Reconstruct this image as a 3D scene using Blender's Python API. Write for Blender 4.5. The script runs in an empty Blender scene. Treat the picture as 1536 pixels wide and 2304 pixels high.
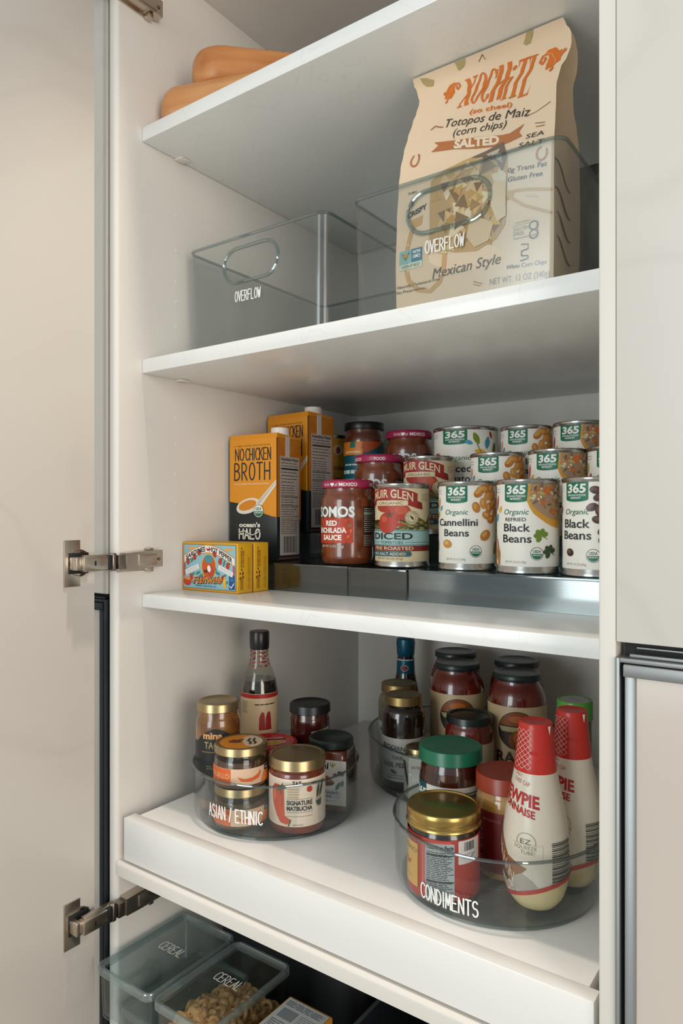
import bpy, bmesh, math, random
from mathutils import Vector, Matrix
D = bpy.data
C = bpy.context.scene.collection
SC = bpy.context.scene
PI = math.pi
rad = math.radians

# ------------------------------------------------------------------ camera
cam = D.objects.new('camera', D.cameras.new('camera'))
C.objects.link(cam)
cam.location = (0.7993, -0.6364, 1.40)
cam.rotation_euler = (rad(90), 0, rad(35.64))
cam.data.sensor_fit = 'AUTO'
cam.data.sensor_width = 36.0
cam.data.lens = 36.0 * 1583.0 / 2304.0
cam.data.shift_y = 10.0 / 2304.0
cam.data.clip_start = 0.02
SC.camera = cam

# ------------------------------------------------------------------ light
def srgb(h):
    h = h.lstrip('#')
    v = [int(h[i:i + 2], 16) / 255 for i in (0, 2, 4)]
    return tuple(c / 12.92 if c <= 0.04045 else ((c + 0.055) / 1.055) ** 2.4 for c in v)

w = D.worlds.new('room_ambience')
SC.world = w
w.use_nodes = True
w.node_tree.nodes['Background'].inputs[0].default_value = (*srgb('#d0dcdf'), 1)
w.node_tree.nodes['Background'].inputs[1].default_value = 0.61

def area(name, loc, target, sx, sy, power, col):
    l = D.lights.new(name, 'AREA'); l.shape = 'RECTANGLE'; l.size = sx; l.size_y = sy
    l.energy = power; l.color = col
    o = D.objects.new(name, l); C.objects.link(o); o.location = loc
    o.rotation_euler = (Vector(target) - Vector(loc)).to_track_quat('-Z', 'Y').to_euler()
    return o
area('window_daylight', (0.10, -2.60, 1.60), (0.25, 0, 1.30), 0.95, 1.9, 34, srgb('#eef6f8'))
area('side_fill_light', (2.9, -1.25, 1.55), (0.05, 0.05, 1.45), 1.2, 1.7, 37, srgb('#fff3e8'))  # unseen fill, added to brighten the left wall and open door
sp = D.lights.new('ceiling_downlight', 'SPOT'); sp.energy = 48; sp.spot_size = rad(52); sp.spot_blend = 0.6
sp.shadow_soft_size = 0.03; sp.color = srgb('#fff0dd')
so = D.objects.new('ceiling_downlight', sp); C.objects.link(so); so.location = (0.33, -0.075, 2.72)

SC.view_settings.view_transform = 'Standard'
SC.view_settings.look = 'None'
SC.view_settings.exposure = 0.0
SC.view_settings.gamma = 1.0
SC.view_settings.use_curve_mapping = False
SC.cycles.transparent_max_bounces = 48
SC.cycles.max_bounces = 10

# ------------------------------------------------------------------ materials
MATS = {}
def mat(name, col, rough=0.5, metal=0.0, coat=0.0, spec=0.5, bump=0.0, bscale=200.0, sheen=0.0):
    if name in MATS: return MATS[name]
    m = D.materials.new(name); m.use_nodes = True
    nt = m.node_tree; b = nt.nodes['Principled BSDF']
    c = srgb(col) if isinstance(col, str) else col
    b.inputs['Base Color'].default_value = (*c, 1)
    b.inputs['Roughness'].default_value = rough
    b.inputs['Metallic'].default_value = metal
    b.inputs['Coat Weight'].default_value = coat
    b.inputs['Coat Roughness'].default_value = 0.06
    b.inputs['Specular IOR Level'].default_value = spec
    if bump:
        n = nt.nodes.new('ShaderNodeTexNoise'); n.inputs['Scale'].default_value = bscale
        tc = nt.nodes.new('ShaderNodeTexCoord'); nt.links.new(tc.outputs['Object'], n.inputs['Vector'])
        bp = nt.nodes.new('ShaderNodeBump'); bp.inputs['Strength'].default_value = bump
        bp.inputs['Distance'].default_value = 0.001
        nt.links.new(n.outputs['Fac'], bp.inputs['Height']); nt.links.new(bp.outputs[0], b.inputs['Normal'])
    MATS[name] = m
    return m

def mottled(name, c1, c2, scale, rough=0.5, detail=4.0, lo=0.35, hi=0.65, coat=0.0, stretch=(1, 1, 1), metal=0.0, bump=0.0):
    """two-colour noise material in object space (wood, veined laminate, sauces)"""
    if name in MATS: return MATS[name]
    m = mat(name, c1, rough, metal, coat); nt = m.node_tree; b = nt.nodes['Principled BSDF']
    tc = nt.nodes.new('ShaderNodeTexCoord'); mp = nt.nodes.new('ShaderNodeMapping')
    mp.inputs['Scale'].default_value = stretch
    n = nt.nodes.new('ShaderNodeTexNoise'); n.inputs['Scale'].default_value = scale; n.inputs['Detail'].default_value = detail
    r = nt.nodes.new('ShaderNodeValToRGB')
    r.color_ramp.elements[0].position = lo; r.color_ramp.elements[0].color = (*srgb(c1), 1)
    r.color_ramp.elements[1].position = hi; r.color_ramp.elements[1].color = (*srgb(c2), 1)
    nt.links.new(tc.outputs['Object'], mp.inputs[0]); nt.links.new(mp.outputs[0], n.inputs['Vector'])
    nt.links.new(n.outputs['Fac'], r.inputs[0]); nt.links.new(r.outputs[0], b.inputs['Base Color'])
    if bump:
        bp = nt.nodes.new('ShaderNodeBump'); bp.inputs['Strength'].default_value = bump; bp.inputs['Distance'].default_value = 0.001
        nt.links.new(n.outputs['Fac'], bp.inputs['Height']); nt.links.new(bp.outputs[0], b.inputs['Normal'])
    return m

def veined(name, base, vein, scale, width=0.012, rough=0.2, amount=0.5):
    """white laminate with faint thin marble veins"""
    if name in MATS: return MATS[name]
    m = mat(name, base, rough); nt = m.node_tree; b = nt.nodes['Principled BSDF']
    tc = nt.nodes.new('ShaderNodeTexCoord')
    n = nt.nodes.new('ShaderNodeTexNoise'); n.inputs['Scale'].default_value = scale; n.inputs['Detail'].default_value = 2.5
    n.inputs['Distortion'].default_value = 0.6
    s = nt.nodes.new('ShaderNodeMath'); s.operation = 'SUBTRACT'; s.inputs[1].default_value = 0.5
    a = nt.nodes.new('ShaderNodeMath'); a.operation = 'ABSOLUTE'
    r = nt.nodes.new('ShaderNodeValToRGB')
    bc = srgb(base); vc = srgb(vein); mid = tuple(bc[i] * (1 - amount) + vc[i] * amount for i in range(3))
    r.color_ramp.elements[0].position = 0.0; r.color_ramp.elements[0].color = (*mid, 1)
    r.color_ramp.elements[1].position = width; r.color_ramp.elements[1].color = (*bc, 1)
    nt.links.new(tc.outputs['Object'], n.inputs['Vector']); nt.links.new(n.outputs['Fac'], s.inputs[0])
    nt.links.new(s.outputs[0], a.inputs[0]); nt.links.new(a.outputs[0], r.inputs[0])
    nt.links.new(r.outputs[0], b.inputs['Base Color'])
    return m

def clear(name, tint, rough=0.03, f0=0.045, haze=0.0, hazecol='#ffffff'):
    """thin clear plastic / glass: tinted see-through sheet with a mirror sheen that grows at grazing angles"""
    if name in MATS: return MATS[name]
    m = D.materials.new(name); m.use_nodes = True; nt = m.node_tree
    for n in list(nt.nodes): nt.nodes.remove(n)
    out = nt.nodes.new('ShaderNodeOutputMaterial')
    tr = nt.nodes.new('ShaderNodeBsdfTransparent'); tr.inputs[0].default_value = (*srgb(tint), 1)
    gl = nt.nodes.new('ShaderNodeBsdfGlossy'); gl.inputs['Roughness'].default_value = rough
    lw = nt.nodes.new('ShaderNodeLayerWeight'); lw.inputs['Blend'].default_value = 0.5
    p = nt.nodes.new('ShaderNodeMath'); p.operation = 'POWER'; p.inputs[1].default_value = 4.0
    mu = nt.nodes.new('ShaderNodeMath'); mu.operation = 'MULTIPLY_ADD'; mu.inputs[1].default_value = 0.75; mu.inputs[2].default_value = f0
    mx = nt.nodes.new('ShaderNodeMixShader')
    nt.links.new(lw.outputs['Facing'], p.inputs[0]); nt.links.new(p.outputs[0], mu.inputs[0])
    nt.links.new(mu.outputs[0], mx.inputs[0]); nt.links.new(tr.outputs[0], mx.inputs[1]); nt.links.new(gl.outputs[0], mx.inputs[2])
    last = mx
    if haze:
        df = nt.nodes.new('ShaderNodeBsdfDiffuse'); df.inputs[0].default_value = (*srgb(hazecol), 1)
        m2 = nt.nodes.new('ShaderNodeMixShader'); m2.inputs[0].default_value = haze
        nt.links.new(mx.outputs[0], m2.inputs[1]); nt.links.new(df.outputs[0], m2.inputs[2]); last = m2
    nt.links.new(last.outputs[0], out.inputs[0])
    MATS[name] = m
    return m

def ink(col, rough=0.45):
    return mat('print_' + col.lstrip('#'), col, rough)

# ------------------------------------------------------------------ mesh builder
class MB:
    def __init__(s): s.v = []; s.f = []; s.m = []; s.mats = []
    def mi(s, m):
        if m not in s.mats: s.mats.append(m)
        return s.mats.index(m)
    def add(s, vs, fs, m, M=None):
        k = len(s.v); i = s.mi(m)
        s.v += [tuple(M @ Vector(p)) for p in vs] if M else [tuple(p) for p in vs]
        s.f += [[k + j for j in f] for f in fs]; s.m += [i] * len(fs)
    def addbm(s, bm, m, M=None):
        bm.verts.index_update()
        s.add([v.co[:] for v in bm.verts], [[v.index for v in f.verts] for f in bm.faces], m, M); bm.free()
    def box(s, x0, y0, z0, x1, y1, z1, m, bev=0.0, seg=2, M=None):
        bm = bmesh.new()
        vs = [bm.verts.new(p) for p in ((x0, y0, z0), (x1, y0, z0), (x1, y1, z0), (x0, y1, z0), (x0, y0, z1), (x1, y0, z1), (x1, y1, z1), (x0, y1, z1))]
        for f in ((0, 3, 2, 1), (4, 5, 6, 7), (0, 1, 5, 4), (1, 2, 6, 5), (2, 3, 7, 6), (3, 0, 4, 7)): bm.faces.new([vs[i] for i in f])
        if bev: bmesh.ops.bevel(bm, geom=bm.edges[:], offset=bev, segments=seg, affect='EDGES', profile=0.5)
        s.addbm(bm, m, M)
    def lathe(s, prof, m, seg=56, M=None, rmod=None):
        """prof: (r, z) from bottom to top; r == 0 closes with a point. rmod(angle) scales r"""
        vs = []; rows = []
        for r, z in prof:
            if r <= 1e-6: rows.append([len(vs)]); vs.append((0, 0, z))
            else:
                rows.append(list(range(len(vs), len(vs) + seg)))
                for k in range(seg):
                    a = 2 * PI * k / seg; q = r * (rmod(a) if rmod else 1)
                    vs.append((q * math.cos(a), q * math.sin(a), z))
        fs = []
        for a, b in zip(rows, rows[1:]):
            for k in range(seg):
                k2 = (k + 1) % seg
                if len(a) == 1 and len(b) == 1: continue
                if len(a) == 1: fs.append([a[0], b[k2], b[k]])
                elif len(b) == 1: fs.append([a[k], a[k2], b[0]])
                else: fs.append([a[k], a[k2], b[k2], b[k]])
        s.add(vs, fs, m, M)
    def loft(s, loops, m, cap0=True, cap1=True, M=None):
        n = len(loops[0]); vs = [p for l in loops for p in l]; fs = []
        for i in range(len(loops) - 1):
            for k in range(n):
                k2 = (k + 1) % n
                fs.append([i * n + k, i * n + k2, (i + 1) * n + k2, (i + 1) * n + k])
        if cap0: fs.append(list(range(n))[::-1])
        if cap1: fs.append([(len(loops) - 1) * n + k for k in range(n)])
        s.add(vs, fs, m, M)
    def tube(s, path, r, m, n=8, closed=False):
        P = [Vector(p) for p in path]; loops = []
        for i, p in enumerate(P):
            a = P[i - 1] if (i or closed) else p; b = P[(i + 1) % len(P)] if (i + 1 < len(P) or closed) else p
            t = (b - a).normalized(); up = Vector((0, 0, 1)) if abs(t.z) < 0.9 else Vector((1, 0, 0))
            u = t.cross(up).normalized(); v = u.cross(t)
            loops.append([tuple(p + (u * math.cos(2 * PI * k / n) + v * math.sin(2 * PI * k / n)) * r) for k in range(n)])
        if closed: loops.append(loops[0])
        s.loft(loops, m, not closed, not closed)
    def mesh(s, name, ang=38):
        me = D.meshes.new(name); me.from_pydata(s.v, [], s.f)
        for m in s.mats: me.materials.append(m)
        me.polygons.foreach_set('material_index', s.m)
        me.shade_smooth(); me.set_sharp_from_angle(angle=rad(ang)); me.update()
        return me
    def build(s, name, parent=None, label=None, ang=38, loc=None):
        o = D.objects.new(name, s.mesh(name, ang)); C.objects.link(o)
        if parent: o.parent = parent
        if label: o['label'] = label
        if loc: o.location = loc
        return o

def thing(name, label, cat, loc=(0, 0, 0), rz=0.0, group=None):
    o = D.objects.new(name, None); C.objects.link(o); o.empty_display_size = 0.02
    o.location = loc; o.rotation_euler = (0, 0, rz); o['label'] = label; o['category'] = cat
    if group: o['group'] = group
    return o
def struct(name, mb):
    o = mb.build(name); o['kind'] = 'structure'; return o
def dup(root, loc, rz, label, group=None):
    r = root.copy(); C.objects.link(r); r.location = loc; r.rotation_euler = (0, 0, rz); r['label'] = label
    if group: r['group'] = group
    for ch in list(root.children):
        c = ch.copy(); C.objects.link(c); c.parent = r
        for g in list(ch.children):
            d = g.copy(); C.objects.link(d); d.parent = c
    return r

def rrect(x0, y0, x1, y1, r, z=0.0, n=6):
    pts = []
    for cx, cy, a0 in ((x1 - r, y0 + r, -90), (x1 - r, y1 - r, 0), (x0 + r, y1 - r, 90), (x0 + r, y0 + r, 180)):
        for k in range(n + 1):
            a = rad(a0 + 90 * k / n); pts.append((cx + r * math.cos(a), cy + r * math.sin(a), z))
    return pts

# ------------------------------------------------------------------ printing on surfaces
class Cyl:
    """wrap onto a turned surface: x mm along the girth from angle a0, y mm up"""
    curved = True
    def __init__(s, R, a0=-90.0, z0=0.0, rf=None): s.R = R; s.a0 = rad(a0); s.z0 = z0; s.rf = rf
    def __call__(s, x, y, o):
        z = s.z0 + y / 1000; r = (s.rf(z) if s.rf else s.R) + o; a = s.a0 + x / 1000 / s.R
        return (r * math.cos(a), r * math.sin(a), z)
class Pl:
    curved = False
    def __init__(s, O, U, V): s.O = Vector(O); s.U = Vector(U).normalized(); s.V = Vector(V).normalized(); s.N = s.U.cross(s.V)
    def __call__(s, x, y, o): return tuple(s.O + s.U * (x / 1000) + s.V * (y / 1000) + s.N * o)
class Fn:
    curved = True
    def __init__(s, f): s.f = f
    def __call__(s, x, y, o): return s.f(x, y, o)

_tcache = {}
def textmesh(s, bold=0.0):
    k = (s, bold)
    if k not in _tcache:
        cu = D.curves.new('t', 'FONT'); cu.body = s; cu.size = 1.0; cu.resolution_u = 3; cu.offset = bold
        ob = D.objects.new('t', cu); me = D.meshes.new_from_object(ob)
        vs = [(v.co.x, v.co.y) for v in me.vertices]; fs = [list(p.vertices) for p in me.polygons]
        D.objects.remove(ob); D.curves.remove(cu); D.meshes.remove(me)
        _tcache[k] = (vs, fs)
    return _tcache[k]
def capheight():
    vs, _ = textmesh('H'); return max(v[1] for v in vs)

def arcp(cx, cy, rx, ry, a0, a1, n=10):
    return [(cx + rx * math.cos(rad(a0 + (a1 - a0) * k / n)), cy + ry * math.sin(rad(a0 + (a1 - a0) * k / n))) for k in range(n + 1)]
HAND = {
 'A': [[(0, 0), (.5, 1), (1, 0)], [(.2, .36), (.8, .36)]],
 'B': [[(0, 0), (0, 1)], [(0, 1)] + arcp(.3, .77, .55, .23, 90, -90) + [(0, .54)], [(0, .54)] + arcp(.35, .27, .6, .27, 90, -90) + [(0, 0)]],
 'C': [arcp(.6, .5, .6, .5, 48, 312, 14)],
 'D': [[(0, 0), (0, 1)], [(0, 1)] + arcp(.2, .5, .75, .5, 90, -90, 12) + [(0, 0)]],
 'E': [[(.9, 1), (0, 1), (0, 0), (.95, 0)], [(0, .52), (.75, .52)]],
 'F': [[(.9, 1), (0, 1), (0, 0)], [(0, .52), (.75, .52)]],
 'H': [[(0, 0), (0, 1)], [(.95, 0), (.95, 1)], [(0, .5), (.95, .5)]],
 'I': [[(.5, 0), (.5, 1)]],
 'K': [[(0, 0), (0, 1)], [(.95, 1), (0, .45)], [(.3, .6), (1, 0)]],
 'L': [[(0, 1), (0, 0), (.9, 0)]],
 'M': [[(0, 0), (.1, 1), (.5, .25), (.9, 1), (1, 0)]],
 'N': [[(0, 0), (0, 1), (.95, 0), (.95, 1)]],
 'O': [arcp(.5, .5, .5, .5, 90, 450, 20)],
 'R': [[(0, 0), (0, 1)], [(0, 1)] + arcp(.3, .73, .55, .27, 90, -90) + [(0, .46)], [(.35, .46), (.95, 0)]],
 'S': [arcp(.5, .75, .45, .25, 30, 255, 10) + arcp(.5, .26, .48, .26, 80, -150, 10)],
 'T': [[(0, 1), (1, 1)], [(.5, 1), (.5, 0)]],
 'V': [[(0, 1), (.5, 0), (1, 1)]],
 'W': [[(0, 1), (.25, 0), (.5, .75), (.75, 0), (1, 1)]],
 '/': [[(.1, -.05), (.9, 1.05)]],
}

class Print:
    def __init__(s, mb, wrap, base=0.00015, step=0.00012): s.mb = mb; s.w = wrap; s.base = base; s.step = step; s.n = 0
    def faces(s, vs, fs, m, L, tf=None):
        if tf: vs = [tf(*p) for p in vs]
        s.n += 1; o = s.base + s.step * L + (s.n % 48) * 2.2e-6      # no two prints share a plane
        if not s.w.curved:
            s.mb.add([s.w(x, y, o) for x, y in vs], fs, m); return
        bm = bmesh.new(); bv = [bm.verts.new((x, y, 0)) for x, y in vs]
        for f in fs:
            try: bm.faces.new([bv[i] for i in f])
            except ValueError: pass
        big = [f for f in bm.faces if len(f.verts) > 4]
        if big: bmesh.ops.triangulate(bm, faces=big)
        xs = [p[0] for p in vs]; ys = [p[1] for p in vs]
        for ax, lo, hi, st in ((0, min(xs), max(xs), 2.6), (1, min(ys), max(ys), 5.0)):
            if ax == 1 and isinstance(s.w, Cyl) and not s.w.rf: continue
            k = math.ceil(lo / st) * st
            while k < hi:
                no = (1, 0, 0) if ax == 0 else (0, 1, 0); co = (k, 0, 0) if ax == 0 else (0, k, 0)
                bmesh.ops.bisect_plane(bm, geom=bm.verts[:] + bm.edges[:] + bm.faces[:], plane_co=co, plane_no=no, dist=1e-5)
                k += st
        bm.verts.index_update()
        s.mb.add([s.w(v.co.x, v.co.y, o) for v in bm.verts], [[v.index for v in f.verts] for f in bm.faces], m); bm.free()
    def poly(s, pts, m, L=1):
        a = sum(pts[i][0] * pts[(i + 1) % len(pts)][1] - pts[(i + 1) % len(pts)][0] * pts[i][1] for i in range(len(pts)))
        if a < 0: pts = pts[::-1]
        s.faces(pts, [list(range(len(pts)))], m, L)
    def rect(s, x0, y0, x1, y1, m, L=1): s.poly([(x0, y0), (x1, y0), (x1, y1), (x0, y1)], m, L)
    def rrect(s, x0, y0, x1, y1, r, m, L=1): s.poly([(p[0], p[1]) for p in rrect(x0, y0, x1, y1, r)], m, L)
    def ell(s, cx, cy, rx, ry, m, L=1, rot=0.0, n=20):
        c, d = math.cos(rad(rot)), math.sin(rad(rot))
        s.poly([(cx + rx * math.cos(t) * c - ry * math.sin(t) * d, cy + rx * math.cos(t) * d + ry * math.sin(t) * c) for t in [2 * PI * k / n for k in range(n)]], m, L)
    def ring(s, cx, cy, r, t, m, L=1, n=24):
        vs = [(cx + q * math.cos(2 * PI * k / n), cy + q * math.sin(2 * PI * k / n)) for q in (r, r - t) for k in range(n)]
        s.faces(vs, [[k, (k + 1) % n, n + (k + 1) % n, n + k] for k in range(n)], m, L)
    def leaf(s, cx, cy, l, w, m, L=1, rot=0.0):
        c, d = math.cos(rad(rot)), math.sin(rad(rot))
        p = [(l * (t - .5), w * .5 * math.sin(PI * t) ** .8) for t in [k / 8 for k in range(9)]]
        p += [(l * (t - .5), -w * .5 * math.sin(PI * t) ** .8) for t in [k / 8 for k in range(7, 0, -1)]]
        s.poly([(cx + x * c - y * d, cy + x * d + y * c) for x, y in p], m, L)
    def txt(s, t, x, y, h, m, L=2, wd=None, bold=0.0, shear=0.0, al='C', warp=None, slope=0.0):
        vs, fs = textmesh(t, bold); k = h / capheight()
        x0 = min(v[0] for v in vs); x1 = max(v[0] for v in vs)
        kx = wd / (x1 - x0) if wd else k
        W = (x1 - x0) * kx; ox = x - (W / 2 if al == 'C' else W if al == 'R' else 0)
        def tf(a, b):
            X = ox + (a - x0) * kx + shear * b * k; Y = y + b * k + slope * (X - x)
            return warp(X, Y) if warp else (X, Y)
        s.faces(vs, fs, m, L, tf)
    def stroke(s, pts, wd, m, L=2, caps=True):
        for (x0, y0), (x1, y1) in zip(pts, pts[1:]):
            dx, dy = x1 - x0, y1 - y0; l = math.hypot(dx, dy) or 1; nx, ny = -dy / l * wd / 2, dx / l * wd / 2
            s.poly([(x0 - nx, y0 - ny), (x1 - nx, y1 - ny), (x1 + nx, y1 + ny), (x0 + nx, y0 + ny)], m, L)
        if caps:
            for x, y in pts: s.ell(x, y, wd / 2, wd / 2, m, L, n=8)
    def hand(s, t, x, y, h, m, wd, th, L=2, sp=0.32, shear=0.0, slope=0.0, narrow=(('I', .35), ('/', .7), (' ', .5))):
        nw = dict(narrow); ws = [nw.get(c, 1.0) for c in t]; tot = sum(ws) + sp * (len(t) - 1)
        k = wd / tot; cx = x - wd / 2
        for c, cw in zip(t, ws):
            for pl in HAND.get(c, []):
                pts = []
                for a, b in pl:
                    X = cx + (a * cw) * k + shear * b * h; pts.append((X, y + b * h + slope * (X - x)))
                s.stroke(pts, th, m, L)
            cx += (cw + sp) * k
    def barcode(s, x0, y0, x1, y1, m, L=3, seed=1, horiz=False):
        rn = random.Random(seed); a, b = (y0, y1) if horiz else (x0, x1); k = a
        while k < b:
            t = rn.choice((.35, .35, .6, .9)) * (b - a) / 30 * 1.2
            e = min(b, k + t)
            if horiz: s.rect(x0, k, x1, e, m, L)
            else: s.rect(k, y0, e, y1, m, L)
            k += t + rn.choice((.35, .5, .8)) * (b - a) / 30 * 1.2
    def lines(s, x0, y0, x1, y1, n, th, m, L=3, seed=1, ragged=0.35):
        rn = random.Random(seed)
        for i in range(n):
            y = y1 - (i + .5) * (y1 - y0) / n; e = x1 - rn.random() * ragged * (x1 - x0); k = x0
            while k < e:
                t = rn.uniform(.1, .3) * (x1 - x0); s.rect(k, y - th / 2, min(e, k + t), y + th / 2, m, L); k += t + .03 * (x1 - x0)
# ================================================================== setting
LAM = mottled('wall_laminate', '#ddd7ce', '#e1dbd3', 3.0, rough=0.42)
LAMD = mottled('interior_laminate', '#e2ddd5', '#e6e1da', 3.0, rough=0.40)
SHELF = veined('shelf_laminate', '#ebebe8', '#b9aea0', 14.0, 0.006, rough=0.22, amount=0.13)
TRAY = mat('tray_lacquer', '#eceae6', 0.20)
PANEL = veined('panel_gloss', '#dad4cc', '#a9a39a', 2.2, 0.02, rough=0.30, amount=0.10)
ALU = mat('brushed_aluminium', '#999b9b', 0.42, metal=0.8)
DARK = mat('shadow_gap', '#1a1b1c', 0.7)
STEEL = mat('nickel_steel', '#c9beb0', 0.30, metal=1.0)
STEELD = mat('nickel_steel_dark', '#8c8278', 0.35, metal=1.0)
BLACKP = mat('black_plastic', '#17191a', 0.5)
WHITEP = mat('white_plastic', '#ece7e0', 0.4)

b = MB(); b.box(-3, -4, -0.05, 4, 0.66, 0.0, mottled('floor_wood', '#a39a8e', '#b1a89c', 5, rough=0.4, stretch=(6, 1, 1)))
struct('floor', b)
b = MB(); b.box(-3, 0.60, 0.0, 4, 0.66, 2.9, mat('plaster', '#cfc8be', 0.8)); struct('wall_back', b)

# ---- the tall pantry cabinet (fixed carcass)
cab = thing('pantry_cabinet', 'tall white pantry cabinet with its open front showing the stocked shelves', 'cabinet', (0, 0, 0))
for x0, x1 in ((-0.018, 0.0), (0.634, 0.6474)):
    b = MB(); bm = bmesh.new(); bmesh.ops.create_cube(bm, size=1)
    for v in bm.verts:
        v.co = (x0 if v.co.x < 0 else x1, -0.043 if v.co.y < 0 else 0.56, 0.10 if v.co.z < 0 else 2.22)
    ed = [e for e in bm.edges if all(abs(v.co.y + 0.043) < 1e-6 for v in e.verts) and abs(e.verts[0].co.x - e.verts[1].co.x) < 1e-6]
    bmesh.ops.bevel(bm, geom=ed, offset=0.0065 if x0 < 0 else 0.0015, segments=5, affect='EDGES', profile=0.5)
    b.addbm(bm, LAMD if x0 < 0 else LAM)
    pan = b.build('side_panel', cab)
    if x0 < 0:
        for z in (1.842, 1.790, 1.745, 1.715, 1.678, 1.640, 1.545, 1.505, 1.462, 1.42):
            h = MB(); h.lathe([(0, 0.0006), (0.0022, 0.0004), (0.0026, 0)], WHITEP, 12, Matrix.Translation((0.0002, 0.062, z)) @ Matrix.Rotation(PI / 2, 4, 'Y'))
            h.build('hole_cap', pan)
b = MB(); b.box(0.0, 0.537, 0.10, 0.634, 0.555, 2.22, LAMD); b.build('back_panel', cab)
b = MB(); b.box(0.0, -0.043, 2.1905, 0.634, 0.537, 2.21, LAMD); b.build('top_panel', cab)
b = MB(); b.box(0.0, -0.040, 0.10, 0.634, 0.537, 0.12, LAMD); b.build('bottom_panel', cab)
b = MB()
prof = [(-0.043, 0.917), (-0.043, 0.9305)] + [(-0.0375 + 0.0055 * math.cos(rad(a)), 0.9305 + 0.0055 * math.sin(rad(a))) for a in (165, 150, 135, 120, 105, 90)] + [(0.537, 0.936), (0.537, 0.917)]
b.loft([[(x, y, z) for y, z in prof[::-1]] for x in (0.0003, 0.6337)], LAM)
b.build('fixed_shelf', cab)

# ---- adjustable shelves
def shelf(z0, z1, label, pins=True):
    t = thing('adjustable_shelf', label, 'shelf', (0, 0, z0), group='adjustable cabinet shelves')
    b = MB(); b.box(0.0007, 0, 0, 0.6333, 0.52, z1 - z0, SHELF, bev=0.0008, seg=2); b.build('board', t)
    if pins:
        for x0, x1 in ((0.0006, 0.016), (0.618, 0.6334)):
            b = MB(); b.box(x0, 0.058, -0.0026, x1, 0.074, -0.0002, WHITEP, bev=0.0006); b.build('shelf_pin', t)
    return t
shelf(1.9236, 1.9430, 'white shelf under the wooden boards, highest in the cabinet')
shelf(1.6000, 1.6192, 'white shelf carrying the clear overflow bins and chip bag')
shelf(1.2736, 1.2920, 'white shelf carrying the cans, jars and broth cartons', pins=False)

# ---- pull-out shelves
t = thing('pull_out_shelf', 'white pull-out shelf carrying the three clear turntables', 'pull-out shelf', (0, 0, 0))
b = MB(); b.box(0.0116, -0.039, 0.9392, 0.6290, -0.0205, 0.9957, TRAY, bev=0.001); b.build('front_panel', t)
b = MB(); b.box(0.0220, -0.0205, 0.9772, 0.6200, 0.525, 0.9957, TRAY, bev=0.0006); b.build('tray', t)
for x0, x1 in ((0.0008, 0.012), (0.622, 0.6332)):
    b = MB(); b.box(x0, 0.0, 0.945, x1, 0.50, 0.972, mat('runner_zinc', '#777b7d', 0.4, metal=0.8)); b.box(x0 if x0 < 0.3 else 0.609, 0.02, 0.9719, x0 + 0.024 if x0 < 0.3 else x1, 0.48, 0.9765, mat('runner_zinc', '#777b7d', 0.4, metal=0.8))
    b.build('runner', t)
t = thing('pull_out_shelf', 'lower pull-out shelf beneath the clear cereal containers', 'pull-out shelf', (0, 0, 0))
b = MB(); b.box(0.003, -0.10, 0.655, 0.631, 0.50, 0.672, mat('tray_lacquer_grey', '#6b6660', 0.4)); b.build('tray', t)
for x0, x1 in ((0.0008, 0.012), (0.622, 0.6332)):
    b = MB(); b.box(x0, -0.02, 0.640, x1, 0.50, 0.655, mat('runner_zinc', '#777b7d', 0.4, metal=0.8)); b.build('runner', t)

# ---- the open door and its hinges
b = MB(); b.box(-0.030, -0.690, 0.10, -0.010, -0.069, 2.22, PANEL, bev=0.001); b.build('door', cab)

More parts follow.
